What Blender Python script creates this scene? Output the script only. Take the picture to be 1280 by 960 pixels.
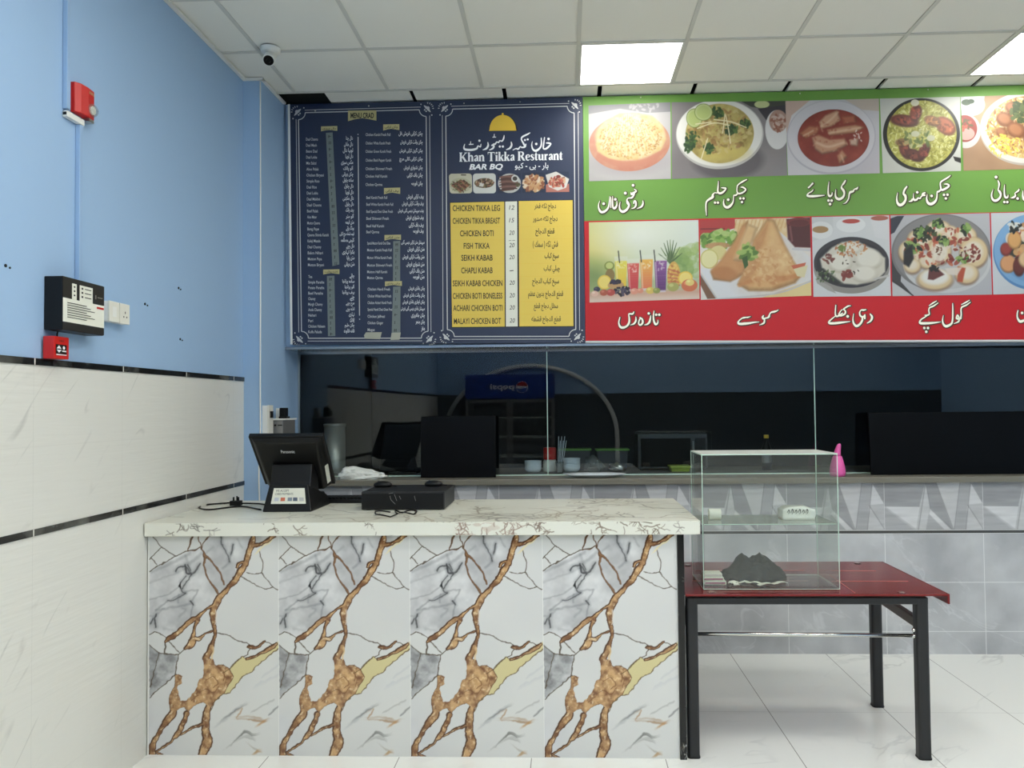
import bpy, bmesh, math, random, unicodedata
import numpy as np
from mathutils import Vector, Matrix
S = bpy.context.scene
COL = S.collection
for _o in list(bpy.data.objects):
    bpy.data.objects.remove(_o)

# ------------------------------------------------------------------ camera
CAM_H = 1.58
FPX, SHX, YAW, PITCH, ROLL = 1022.8, 25.6, 0.0393, 0.0281, -0.0100
def _axes():
    cy, sy = math.cos(YAW), math.sin(YAW)
    f0 = Vector((-sy, cy, 0)); r0 = Vector((cy, sy, 0)); u0 = Vector((0, 0, 1))
    f = f0*math.cos(PITCH) + u0*math.sin(PITCH); u = u0*math.cos(PITCH) - f0*math.sin(PITCH)
    return r0*math.cos(ROLL) + u*math.sin(ROLL), u*math.cos(ROLL) - r0*math.sin(ROLL), f
AX_R, AX_U, AX_F = _axes()
cd = bpy.data.cameras.new('camera'); cam = bpy.data.objects.new('camera', cd); COL.objects.link(cam)
cd.sensor_width = 36; cd.lens = FPX/1280*36; cd.shift_x = -SHX/1280; cd.clip_start = 0.02
m = Matrix.Identity(4)
for i in range(3):
    m[i][0] = AX_R[i]; m[i][1] = AX_U[i]; m[i][2] = -AX_F[i]
m[2][3] = CAM_H
cam.matrix_world = m
S.camera = cam
def ray(px, py):
    return AX_F + AX_R*((px-640-SHX)/FPX) - AX_U*((py-480)/FPX)
def at(px, py, Y=None, Z=None, X=None):
    """the point of a real plane (X, Y or Z given, metres) that the photograph shows at a pixel"""
    v = ray(px, py)
    t = X/v.x if X is not None else (Y/v.y if Y is not None else (Z-CAM_H)/v.z)
    p = v*t; p.z += CAM_H
    return p
# ------------------------------------------------------------------ light and exposure
S.view_settings.view_transform = 'Standard'; S.view_settings.look = 'None'
S.view_settings.gamma = 1; S.view_settings.use_curve_mapping = False
S.view_settings.exposure = 0.47
PANEL_STRENGTH = 11.0
PANEL_COLOR = (1.0, 0.99, 0.94)
w = bpy.data.worlds.new('world'); S.world = w; w.use_nodes = True
w.node_tree.nodes['Background'].inputs[0].default_value = (0.5, 0.55, 0.6, 1)
w.node_tree.nodes['Background'].inputs[1].default_value = 0.02
S.cycles.use_denoising = True
S.cycles.max_bounces = 10; S.cycles.transparent_max_bounces = 24

# ------------------------------------------------------------------ room dimensions (metres)
XL, XR_, YREAR, ZC = -1.937, 5.6, -1.3, 3.60
YW, YB, YG = 5.29, 5.265, 5.55           # tiled wall, board face, glass
YT_END = 5.118                           # the last ceiling tile ends here
LEDGE_Z = 1.117
SLAB_Z = 1.065

# ------------------------------------------------------------------ helpers
def lin(c):
    return tuple(((v/255)/12.92 if v/255 <= .04045 else ((v/255+.055)/1.055)**2.4) for v in c)
def mat(name, c, rough=.5, metal=0, spec=.5, emit=None, es=0, coat=0, bump=None, alpha=None):
    mt = bpy.data.materials.new(name); mt.use_nodes = True
    b = mt.node_tree.nodes['Principled BSDF']
    b.inputs['Base Color'].default_value = (*lin(c), 1)
    b.inputs['Roughness'].default_value = rough; b.inputs['Metallic'].default_value = metal
    b.inputs['Specular IOR Level'].default_value = spec
    b.inputs['Coat Weight'].default_value = coat; b.inputs['Coat Roughness'].default_value = .08
    if emit: b.inputs['Emission Color'].default_value = (*lin(emit), 1); b.inputs['Emission Strength'].default_value = es
    if bump:
        N = mt.node_tree.nodes; L = mt.node_tree.links
        tc = N.new('ShaderNodeTexCoord'); nz = N.new('ShaderNodeTexNoise'); bp = N.new('ShaderNodeBump')
        nz.inputs['Scale'].default_value = bump[0]; bp.inputs['Strength'].default_value = bump[1]; bp.inputs['Distance'].default_value = bump[2] if len(bump) > 2 else .002
        L.new(tc.outputs['Object'], nz.inputs['Vector']); L.new(nz.outputs[0], bp.inputs['Height']); L.new(bp.outputs[0], b.inputs['Normal'])
    return mt
class NT:
    """short-hand for building a node tree"""
    def __init__(s, mt): s.t = mt.node_tree; s.N = s.t.nodes; s.L = s.t.links; s.b = s.N['Principled BSDF']
    def n(s, kind, **kw):
        x = s.N.new('ShaderNode'+kind)
        for k, v in kw.items():
            if k in x.inputs.keys(): x.inputs[k].default_value = v
            else: setattr(x, k, v)
        return x
    def math(s, op, a, b=None, c=None, clamp=False):
        x = s.N.new('ShaderNodeMath'); x.operation = op; x.use_clamp = clamp
        for i, v in enumerate((a, b, c)):
            if v is None: continue
            if isinstance(v, (int, float)): x.inputs[i].default_value = v
            else: s.L.new(v, x.inputs[i])
        return x.outputs[0]
    def mix(s, f, a, b):
        x = s.N.new('ShaderNodeMix'); x.data_type = 'RGBA'
        for i, v in ((0, f), (6, a), (7, b)):
            if isinstance(v, (int, float)): x.inputs[i].default_value = v
            elif isinstance(v, tuple): x.inputs[i].default_value = (*lin(v), 1)
            else: s.L.new(v, x.inputs[i])
        return x.outputs[2]
    def coords(s):
        tc = s.n('TexCoord'); sp = s.n('SeparateXYZ'); s.L.new(tc.outputs['Object'], sp.inputs[0])
        return tc.outputs['Object'], sp.outputs[0], sp.outputs[1], sp.outputs[2]
    def line(s, v, period, off, hw):
        """1 on grout lines v = off + k*period"""
        f = s.math('FRACT', s.math('DIVIDE', s.math('SUBTRACT', v, off-period*.5), period))
        d = s.math('MULTIPLY', s.math('ABSOLUTE', s.math('SUBTRACT', f, .5)), period)
        return s.math('LESS_THAN', d, hw)
    def vein(s, vec, scale, rot, stretch, width, detail=4, seed=0, dist=0.0):
        mp = s.n('Mapping'); s.L.new(vec, mp.inputs[0])
        mp.vector_type = 'TEXTURE'; mp.inputs['Rotation'].default_value = rot; mp.inputs['Scale'].default_value = tuple(1/q for q in stretch); mp.inputs['Location'].default_value = (seed, seed*.7, seed*1.3)
        nz = s.n('TexNoise', Scale=scale, Detail=detail, Roughness=.55); nz.inputs['Distortion'].default_value = dist
        s.L.new(mp.outputs[0], nz.inputs['Vector'])
        d = s.math('ABSOLUTE', s.math('SUBTRACT', nz.outputs[0], .5))
        return s.math('SUBTRACT', 1.0, s.math('DIVIDE', d, width), clamp=True)
    def noise(s, vec, scale, detail=3, lo=.4, hi=.6):
        nz = s.n('TexNoise', Scale=scale, Detail=detail); s.L.new(vec, nz.inputs['Vector'])
        mr = s.n('MapRange'); mr.inputs[1].default_value = lo; mr.inputs[2].default_value = hi; s.L.new(nz.outputs[0], mr.inputs[0])
        return mr.outputs[0]
def put(o, mt=None, parent=None, kind=None):
    COL.objects.link(o)
    if mt is not None and o.type == 'MESH' and not o.data.materials:
        for q in (mt if isinstance(mt, (list, tuple)) else [mt]): o.data.materials.append(q)
    if parent is not None: o.parent = parent; o.matrix_parent_inverse = Matrix.Translation(-parent.location)
    if kind: o['kind'] = kind
    return o
def thing(name, label, cat, loc=(0, 0, 0), group=None):
    o = bpy.data.objects.new(name, None); COL.objects.link(o); o.location = loc; o.empty_display_size = .05
    return tag(o, label, cat, group)
def tag(o, label, cat, group=None):
    o['label'] = label; o['category'] = cat
    if group: o['group'] = group
    return o
class MB:
    """collects shapes into one mesh"""
    def __init__(s): s.bm = bmesh.new()
    def box(s, a, b, rotz=0, piv=None):
        vs = [s.bm.verts.new((x, y, z)) for x in (a[0], b[0]) for y in (a[1], b[1]) for z in (a[2], b[2])]
        for f in ((0, 1, 3, 2), (4, 6, 7, 5), (0, 4, 5, 1), (2, 3, 7, 6), (0, 2, 6, 4), (1, 5, 7, 3)):
            s.bm.faces.new([vs[i] for i in f])
        if rotz:
            c = Vector(piv or [(a[i]+b[i])/2 for i in range(3)])
            bmesh.ops.rotate(s.bm, verts=vs, cent=c, matrix=Matrix.Rotation(rotz, 3, 'Z'))
        return s
    def hexa(s, p):     # 8 points: bottom 4 then top 4, both counter-clockwise
        vs = [s.bm.verts.new(q) for q in p]
        for f in ((3, 2, 1, 0), (4, 5, 6, 7), (0, 1, 5, 4), (1, 2, 6, 5), (2, 3, 7, 6), (3, 0, 4, 7)):
            s.bm.faces.new([vs[i] for i in f])
        return s
    def prism(s, poly, axis, a, b):
        """extrude a 2-D outline along an axis from a to b"""
        def P(u, v, t): return {'X': (t, u, v), 'Y': (u, t, v), 'Z': (u, v, t)}[axis]
        A = [s.bm.verts.new(P(u, v, a)) for u, v in poly]; B = [s.bm.verts.new(P(u, v, b)) for u, v in poly]
        s.bm.faces.new(A); s.bm.faces.new(B[::-1])
        n = len(poly)
        for i in range(n): s.bm.faces.new((A[i], B[i], B[(i+1) % n], A[(i+1) % n]))
        return s
    def cyl(s, p0, p1, r0, r1=None, n=24):
        p0, p1 = Vector(p0), Vector(p1); r1 = r0 if r1 is None else r1
        return s.sweep([p0, p1], [r0, r1], n)
    def sweep(s, pts, rs, n=10, cap=True):
        pts = [Vector(p) for p in pts]
        if isinstance(rs, (int, float)): rs = [rs]*len(pts)
        rings = []; up = None
        for i, p in enumerate(pts):
            d = (pts[min(i+1, len(pts)-1)] - pts[max(i-1, 0)])
            if d.length < 1e-9: d = Vector((0, 0, 1))
            d.normalize()
            if up is None: up = Vector((0, 0, 1)) if abs(d.z) < .9 else Vector((1, 0, 0))
            x = d.cross(up)
            if x.length < 1e-4: x = d.cross(Vector((0, 1, 0)))
            x.normalize(); y = x.cross(d).normalized(); up = y
            rings.append([s.bm.verts.new(p + (x*math.cos(2*math.pi*k/n) + y*math.sin(2*math.pi*k/n))*rs[i]) for k in range(n)])
        for a, b in zip(rings, rings[1:]):
            for k in range(n): s.bm.faces.new((a[k], a[(k+1) % n], b[(k+1) % n], b[k]))
        if cap: s.bm.faces.new(rings[0][::-1]); s.bm.faces.new(rings[-1])
        return s
    def lathe(s, prof, c=(0, 0, 0), n=32, close=True, off=None, sx=1, sy=1):
        rings = []
        for j, (r, z) in enumerate(prof):
            ox = off(z) if off else 0
            rings.append([s.bm.verts.new((c[0]+ox+sx*r*math.cos(2*math.pi*k/n), c[1]+sy*r*math.sin(2*math.pi*k/n), c[2]+z)) for k in range(n)])
        for a, b in zip(rings, rings[1:]):
            for k in range(n): s.bm.faces.new((a[k], a[(k+1) % n], b[(k+1) % n], b[k]))
        if close: s.bm.faces.new(rings[0][::-1]); s.bm.faces.new(rings[-1])
        return s
    def quad(s, *p):
        s.bm.faces.new([s.bm.verts.new(q) for q in p]); return s
    def ball(s, c, r, sc=(1, 1, 1), sub=3):
        v = bmesh.ops.create_icosphere(s.bm, subdivisions=sub, radius=r)['verts']
        for q in v: q.co = Vector((q.co.x*sc[0]+c[0], q.co.y*sc[1]+c[1], q.co.z*sc[2]+c[2]))
        return s
    def obj(s, name, mt, parent=None, bevel=0, smooth=False, kind=None, seg=2):
        bmesh.ops.recalc_face_normals(s.bm, faces=s.bm.faces)
        me = bpy.data.meshes.new(name); s.bm.to_mesh(me); s.bm.free()
        o = bpy.data.objects.new(name, me); put(o, mt, parent, kind)
        if bevel:
            md = o.modifiers.new('bevel', 'BEVEL'); md.width = bevel; md.segments = seg; md.limit_method = 'ANGLE'; md.angle_limit = .6
        if smooth: me.polygons.foreach_set('use_smooth', [True]*len(me.polygons))
        return o
def rrect(x0, y0, x1, y1, r, n=5):
    out = []
    for cx, cy, a0 in ((x1-r, y1-r, 0), (x0+r, y1-r, 90), (x0+r, y0+r, 180), (x1-r, y0+r, 270)):
        for k in range(n+1):
            a = math.radians(a0 + 90*k/n); out.append((cx+r*math.cos(a), cy+r*math.sin(a)))
    return out
def catmull(pts, sub=5):
    pts = [np.array(p, float) for p in pts]
    if len(pts) < 3: return [tuple(p) for p in pts]
    out = []
    P = [2*pts[0]-pts[1]] + pts + [2*pts[-1]-pts[-2]]
    for i in range(1, len(P)-2):
        p0, p1, p2, p3 = P[i-1:i+3]
        for k in range(sub):
            t = k/sub
            out.append(tuple(.5*((2*p1)+(p2-p0)*t+(2*p0-5*p1+4*p2-p3)*t*t+(3*p1-p0-3*p2+p3)*t**3)))
    out.append(tuple(pts[-1]))
    return out
# Arabic / Urdu shaping with the font's presentation forms
FORMS = {}
for cp in list(range(0xFB50, 0xFC00)) + list(range(0xFE70, 0xFEFD)):
    d = unicodedata.decomposition(chr(cp)).split()
    if len(d) == 2 and d[0] in ('<isolated>', '<final>', '<initial>', '<medial>'):
        FORMS.setdefault(int(d[1], 16), {})[d[0][1:-1]] = chr(cp)
def shape(t):
    t = t.replace('\u0644\u0627', '\ufefb'); out = []
    cs = list(t)
    def joins_next(c): return 'initial' in FORMS.get(ord(c), {})
    def joins_prev(c): return 'final' in FORMS.get(ord(c), {}) or c == '\ufefb'
    for i, c in enumerate(cs):
        p = i > 0 and joins_next(cs[i-1]) and joins_prev(c)
        n = i+1 < len(cs) and joins_next(c) and joins_prev(cs[i+1])
        if c == '\ufefb': out.append('\ufefc' if p else c); continue
        f = FORMS.get(ord(c))
        if not f: out.append(c); continue
        out.append(f.get('medial' if p and n else 'final' if p else 'initial' if n else 'isolated', c))
    return ''.join({'(': ')', ')': '('}.get(c, c) for c in out[::-1])
TEXTQ = []
class Flat:
    """printed matter: flat outlines in the pixel frame of a plane, laid on the plane as one mesh"""
    def __init__(s, mp): s.mp = mp; s.v = []; s.f = []; s.k = 0
    def _add(s, pts, faces, lift=None):
        b = len(s.v); s.k += 1
        l = (s.k % 40)*.000012 if lift is None else lift
        s.v += [s.mp(x, y, l) for x, y in pts]; s.f += [[b+i for i in f] for f in faces]
    def poly(s, pts, lift=None): s._add(pts, [list(range(len(pts)))], lift); return s
    def rect(s, x0, y0, x1, y1): return s.poly([(x0, y1), (x1, y1), (x1, y0), (x0, y0)])
    def disc(s, cx, cy, r, n=12, ry=None): return s.poly([(cx+r*math.cos(2*math.pi*k/n), cy-(ry or r)*math.sin(2*math.pi*k/n)) for k in range(n)])
    def stroke(s, pts, w=None, smooth=True, cap=True, add=0, sub=5):
        pts = [p if len(p) == 3 else (*p, w) for p in pts]
        q = catmull(pts, sub) if smooth else [tuple(p) for p in pts]
        L, R = [], []
        for i, (x, y, ww) in enumerate(q):
            a, b = q[max(i-1, 0)], q[min(i+1, len(q)-1)]
            dx, dy = b[0]-a[0], b[1]-a[1]; d = math.hypot(dx, dy) or 1
            h = max(ww+add, .05)/2
            L.append((x-dy/d*h, y+dx/d*h)); R.append((x+dy/d*h, y-dx/d*h))
        n = len(q); s._add(L+R, [[i, i+1, n+i+1, n+i] for i in range(n-1)])
        if cap:
            for e in (q[0], q[-1]): s.disc(e[0], e[1], max(e[2]+add, .05)/2, 10)
        return s
    def text(s, body, x0, x1, y0, y1=None, rtl=False, bold=0, shear=0, tilt=0, size=None, mode='box'):
        """fit text between x0..x1; y0..y1 = box, or y0 = baseline with size = em pixels"""
        c = bpy.data.curves.new('t', 'FONT'); c.body = shape(body) if rtl else body; c.offset = bold; c.shear = shear; c.resolution_u = 3
        o = bpy.data.objects.new('t', c); COL.objects.link(o)
        TEXTQ.append((o, s, x0, x1, y0, y1, size, tilt)); return s
    def obj(s, name, mt, parent=None, kind=None):
        me = bpy.data.meshes.new(name); me.from_pydata([tuple(p) for p in s.v], [], s.f); me.update()
        o = bpy.data.objects.new(name, me); put(o, mt, parent, kind); return o
def flush_text():
    dg = bpy.context.evaluated_depsgraph_get(); dg.update()
    for o, fl, x0, x1, y0, y1, size, tilt in TEXTQ:
        me = o.evaluated_get(dg).to_mesh()
        n = len(me.vertices); a = np.empty(n*3); me.vertices.foreach_get('co', a); a = a.reshape(-1, 3)
        fs = [list(p.vertices) for p in me.polygons]
        if n:
            lo, hi = a.min(0), a.max(0)
            sx = (x1-x0)/max(hi[0]-lo[0], 1e-6)
            X = x0 + (a[:, 0]-lo[0])*sx
            if size: Yp = y0 - a[:, 1]*size
            else: Yp = y1 - (a[:, 1]-lo[1])*(y1-y0)/max(hi[1]-lo[1], 1e-6)
            Yp = Yp + tilt*(X-x0)
            fl._add(list(zip(X.tolist(), Yp.tolist())), fs)
        o.evaluated_get(dg).to_mesh_clear()
    for q in TEXTQ:
        c = q[0].data; bpy.data.objects.remove(q[0]); bpy.data.curves.remove(c)
    TEXTQ.clear()

# ------------------------------------------------------------------ painted prints (numpy canvas -> colours of a fine mesh)
def vnoise(X, Y, sc, seed, octv=4):
    out = np.zeros_like(X); amp = 1; tot = 0
    for o in range(octv):
        rg = np.random.default_rng(seed*31+o); n = 64; g = rg.random((n, n))
        u = X/sc*(2**o); v = Y/sc*(2**o)
        iu = np.floor(u).astype(int); iv = np.floor(v).astype(int); fu = u-iu; fv = v-iv
        fu = fu*fu*(3-2*fu); fv = fv*fv*(3-2*fv)
        a = g[iv % n, iu % n]; b = g[iv % n, (iu+1) % n]; c = g[(iv+1) % n, iu % n]; d = g[(iv+1) % n, (iu+1) % n]
        out += amp*((a*(1-fu)+b*fu)*(1-fv)+(c*(1-fu)+d*fu)*fv); tot += amp; amp *= .5
    return out/tot
class Paint:
    def __init__(s, rect, n, col):
        x0, y0, x1, y1 = rect; s.w = n; s.h = max(2, round(n*(y1-y0)/(x1-x0))); s.p = (x1-x0)/n; s.r = rect
        xs = x0+(np.arange(s.w)+.5)/s.w*(x1-x0); ys = y0+(np.arange(s.h)+.5)/s.h*(y1-y0)
        s.X, s.Y = np.meshgrid(xs, ys); s.mg = 0; s.a = np.zeros((s.h, s.w, 3)); s.a[:] = col; s.rg = np.random.default_rng(5)
    def win(s, x0, y0, x1, y1):
        fx = s.w/(s.r[2]-s.r[0]); fy = s.h/(s.r[3]-s.r[1])
        x0 -= s.mg; y0 -= s.mg; x1 += s.mg; y1 += s.mg
        i0 = max(0, int((x0-s.r[0])*fx)-2); i1 = min(s.w, int((x1-s.r[0])*fx)+3); j0 = max(0, int((y0-s.r[1])*fy)-2); j1 = min(s.h, int((y1-s.r[1])*fy)+3)
        return (slice(j0, j1), slice(i0, i1)) if i1 > i0 and j1 > j0 else None
    def mix(s, k, m, col):
        col = np.asarray(col, float)
        if col.ndim == 3: col = col[k]
        s.a[k] = s.a[k]*(1-m[..., None]) + col*m[..., None]
    def warp(s, amp, sc, seed):
        dx = (vnoise(s.X, s.Y, sc, seed, 3)-.5)*amp*2; dy = (vnoise(s.X, s.Y, sc, seed+1, 3)-.5)*amp*2
        s.X = s.X+dx; s.Y = s.Y+dy; s.mg = amp+2; return s
    def all(s, m, col): s.mix((slice(None), slice(None)), np.clip(m, 0, 1), col); return s
    def ell(s, cx, cy, rx, ry, col, a=1, rot=0, soft=1):
        R = max(rx, ry)*(1+.2*soft if soft > 1 else 1)+soft*s.p; k = s.win(cx-R, cy-R, cx+R, cy+R)
        if k is None: return s
        u = s.X[k]-cx; v = s.Y[k]-cy; c, n = math.cos(math.radians(rot)), math.sin(math.radians(rot))
        q = np.sqrt(((u*c+v*n)/rx)**2+((-u*n+v*c)/ry)**2)
        s.mix(k, a*np.clip((1-q)*min(rx, ry)/(s.p*soft)+.5, 0, 1), col); return s
    def ellm(s, cx, cy, rx, ry): return np.sqrt(((s.X-cx)/rx)**2+((s.Y-cy)/ry)**2)
    def poly(s, pts, col, a=1, soft=1):
        xs = [p[0] for p in pts]; ys = [p[1] for p in pts]; g = soft*s.p; k = s.win(min(xs)-g, min(ys)-g, max(xs)+g, max(ys)+g)
        if k is None: return s
        X, Y = s.X[k], s.Y[k]; ins = np.zeros(X.shape, bool); D = np.full(X.shape, 1e9)
        n = len(pts)
        for i in range(n):
            (xa, ya), (xb, yb) = pts[i], pts[(i+1) % n]
            if ya != yb: ins ^= ((ya > Y) != (yb > Y)) & (X < (xb-xa)*(Y-ya)/(yb-ya)+xa)
            D = np.minimum(D, s._sd(X, Y, xa, ya, xb, yb)[0])
        m = np.clip(np.where(ins, D, -D)/(s.p*soft)+.5, 0, 1)
        s.mix(k, a*m, col); return s
    def _sd(s, X, Y, xa, ya, xb, yb):
        dx, dy = xb-xa, yb-ya; L = dx*dx+dy*dy or 1e-9
        t = np.clip(((X-xa)*dx+(Y-ya)*dy)/L, 0, 1)
        return np.hypot(X-xa-t*dx, Y-ya-t*dy), t
    def stroke(s, pts, w, col, a=1, soft=1, add=0, smooth=True):
        pts = [p if len(p) == 3 else (*p, w) for p in pts]
        if smooth: pts = catmull(pts, 4)
        g = max(p[2] for p in pts)/2+add+soft*s.p
        k = s.win(min(p[0] for p in pts)-g, min(p[1] for p in pts)-g, max(p[0] for p in pts)+g, max(p[1] for p in pts)+g)
        if k is None: return s
        X, Y = s.X[k], s.Y[k]; M = np.zeros(X.shape)
        for p, q in zip(pts, pts[1:]):
            d, t = s._sd(X, Y, p[0], p[1], q[0], q[1])
            hw = (p[2]+(q[2]-p[2])*t)/2+add/2
            M = np.maximum(M, np.clip((hw-d)/(s.p*soft)+.5, 0, 1)*np.clip(hw*2/s.p, .25, 1))
        s.mix(k, a*M, col); return s
    def specks(s, n, cx, cy, rx, ry, size, cols, el=2, a=.9, seed=1):
        rg = np.random.default_rng(seed)
        for i in range(n):
            r = math.sqrt(rg.random()); t = rg.random()*6.283
            z = size[0]+(size[1]-size[0])*rg.random()
            s.ell(cx+rx*r*math.cos(t), cy+ry*r*math.sin(t), z*el/2, z/2, cols[int(rg.integers(len(cols)))], a, rg.random()*180)
        return s
    def tex(s, m, c0, c1, sc, seed, octv=4, con=1.6):
        n = np.clip((vnoise(s.X, s.Y, sc, seed, octv)-.5)*con+.5, 0, 1)[..., None]
        s.all(m, np.array(c0, float)*(1-n)+np.array(c1, float)*n); return s
    def mask(s, cx, cy, rx, ry, soft=1): return np.clip((1-s.ellm(cx, cy, rx, ry))*min(rx, ry)/(s.p*soft)+.5, 0, 1)
    def mesh(s, name, P00, P10, P11, P01):
        """lay the canvas on the quad: upper-left, upper-right, lower-right, lower-left"""
        P00, P10, P11, P01 = (np.array(p, float) for p in (P00, P10, P11, P01)); w, h = s.w, s.h
        u = (np.arange(w)/(w-1))[None, :, None]; v = (np.arange(h)/(h-1))[:, None, None]
        co = (P00*(1-u)+P10*u)*(1-v)+(P01*(1-u)+P11*u)*v
        me = bpy.data.meshes.new(name); me.vertices.add(w*h); me.vertices.foreach_set('co', co.astype(np.float32).ravel())
        i = np.arange((h-1)*(w-1)); r = i//(w-1); c = i % (w-1); b = r*w+c
        q = np.stack([b+w, b+w+1, b+1, b], 1).astype(np.int32)
        me.loops.add(q.size); me.loops.foreach_set('vertex_index', q.ravel()); me.polygons.add(len(q))
        me.polygons.foreach_set('loop_start', (np.arange(len(q))*4).astype(np.int32))
        me.update(calc_edges=True); me.validate()
        at_ = me.color_attributes.new('print', 'FLOAT_COLOR', 'POINT')
        x = np.clip(s.a, 0, 255)/255; l = np.where(x <= .04045, x/12.92, ((x+.055)/1.055)**2.4)
        at_.data.foreach_set('color', np.concatenate([l, np.ones((h, w, 1))], 2).astype(np.float32).ravel())
        return me
def printed(name, rough=.35, spec=.4, val=1.0, sat=1.0):
    mt = bpy.data.materials.new(name); mt.use_nodes = True; t = NT(mt)
    a = t.n('Attribute', attribute_name='print'); hs = t.n('HueSaturation', Value=val, Saturation=sat); t.L.new(a.outputs['Color'], hs.inputs['Color']); t.L.new(hs.outputs[0], t.b.inputs['Base Color'])
    t.b.inputs['Roughness'].default_value = rough; t.b.inputs['Specular IOR Level'].default_value = spec
    return mt

# ------------------------------------------------------------------ materials
M = {}
M['blue'] = mat('blue paint', (156, 186, 218), .55, spec=.35)
M['blue_trunk'] = mat('painted trunking', (150, 180, 214), .4)
M['white_p'] = mat('white plastic', (232, 232, 226), .35)
M['cream_p'] = mat('cream plastic', (226, 224, 212), .4)
M['black_p'] = mat('black plastic', (13, 14, 15), .42, spec=.3)
M['black_m'] = mat('black powder coat', (30, 31, 33), .42)
M['black_g'] = mat('black gloss panel', (6, 6, 6), .3, spec=.12)
M['dark_fab'] = mat('dark cloth', (62, 63, 62), .95, spec=.1, bump=(180, .5, .003))
M['red_p'] = mat('red plastic', (196, 30, 26), .35)
M['red_dark'] = mat('red gloss', (112, 20, 22), .2, spec=.4)
M['steel'] = mat('steel', (190, 188, 180), .28, metal=1)
M['chrome'] = mat('chrome', (215, 214, 208), .16, metal=1)
M['can'] = mat('brushed steel', (176, 174, 164), .34, metal=.55)
M['grey_m'] = mat('grey metal', (150, 148, 145), .4, metal=.6)
M['soffit'] = mat('polished soffit', (168, 171, 174), .22, metal=.85)
M['ceil'] = mat('ceiling tile', (236, 235, 226), .85, spec=.15)
M['tbar'] = mat('ceiling bar', (206, 206, 198), .6)
M['gloom'] = mat('dark plenum', (40, 44, 44), .9)
M['lamp'] = mat('lamp diffuser', (255, 255, 255), .5, emit=(255, 254, 248), es=PANEL_STRENGTH)
M['ledge'] = mat('dark stone ledge', (120, 116, 104), .3)
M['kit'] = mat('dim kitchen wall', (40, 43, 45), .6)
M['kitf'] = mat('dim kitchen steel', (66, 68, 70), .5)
M['navy'] = mat('navy vinyl', (26, 40, 70), .45, spec=.6, bump=(2.2, .10, .02))
M['green'] = mat('green vinyl', (102, 144, 66), .4, spec=.3)
M['redv'] = mat('red vinyl', (186, 30, 38), .4, spec=.3)
M['ink_w'] = mat('white ink', (238, 240, 242), .45)
M['ink_s'] = mat('silver ink', (196, 198, 198), .4)
M['ink_gold'] = mat('gold ink', (190, 180, 128), .45)
M['ink_k'] = mat('black ink', (26, 22, 18), .5)
M['ink_brown'] = mat('brown ink', (62, 46, 28), .5)
M['ink_cream'] = mat('cream ink', (248, 246, 226), .4)
M['ink_y'] = mat('yellow ink', (226, 196, 82), .45)
M['ink_dome'] = mat('dome ink', (226, 188, 62), .4)
M['tape'] = mat('grey tape', (116, 126, 124), .6)
M['tape_l'] = mat('pale tape', (172, 172, 156), .6)
M['paper'] = mat('paper', (228, 228, 214), .7)
M['glass_edge'] = mat('glass edge', (196, 224, 208), .25)
M['print'] = printed('printed photo', .38, .4, .70, .95)
M['print_tile'] = printed('printed marble tile', .12, .5)
M['print_matt'] = printed('printed wall tile', .3, .4, 1.25, 1.0)
M['pink'] = mat('pink plastic', (228, 96, 168), .35)
M['bag'] = mat('white plastic film', (232, 234, 226), .3, bump=(70, .5, .004))
M['ceramic'] = mat('pale ceramic', (214, 222, 226), .25)
M['lime'] = mat('lime plastic', (186, 204, 82), .4)
M['green_p'] = mat('green plastic', (96, 150, 62), .4)

def glass(name, tint, refl=1.0, haze=0.0, rough=0.0):
    mt = bpy.data.materials.new(name); mt.use_nodes = True; t = NT(mt)
    lw = t.n('LayerWeight'); lw.inputs[0].default_value = .5
    f = t.math('POWER', lw.outputs['Facing'], 5.0)
    f = t.math('ADD', t.math('MULTIPLY', f, .9), .04*refl, clamp=True)
    tr = t.n('BsdfTransparent'); tr.inputs[0].default_value = (*tint, 1)
    gl = t.n('BsdfGlossy'); gl.inputs['Roughness'].default_value = rough
    mx = t.n('MixShader'); t.L.new(f, mx.inputs[0]); t.L.new(tr.outputs[0], mx.inputs[1]); t.L.new(gl.outputs[0], mx.inputs[2])
    out = mx.outputs[0]
    if haze:
        df = t.n('BsdfDiffuse'); df.inputs[0].default_value = (.70, .72, .67, 1)
        m2 = t.n('MixShader'); m2.inputs[0].default_value = haze; t.L.new(out, m2.inputs[1]); t.L.new(df.outputs[0], m2.inputs[2]); out = m2.outputs[0]
    t.L.new(out, t.N['Material Output'].inputs[0])
    return mt
M['tinted'] = glass('tinted window glass', (.84, .88, .89), 1.0)
M['clear'] = glass('clear showcase glass', (.955, .972, .96), .8, .032)
M['dusty'] = glass('dusty showcase top', (.92, .96, .92), .5, .55)
M['film'] = glass('clear plastic', (.82, .85, .84), 1.2, .12, .1)

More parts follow.
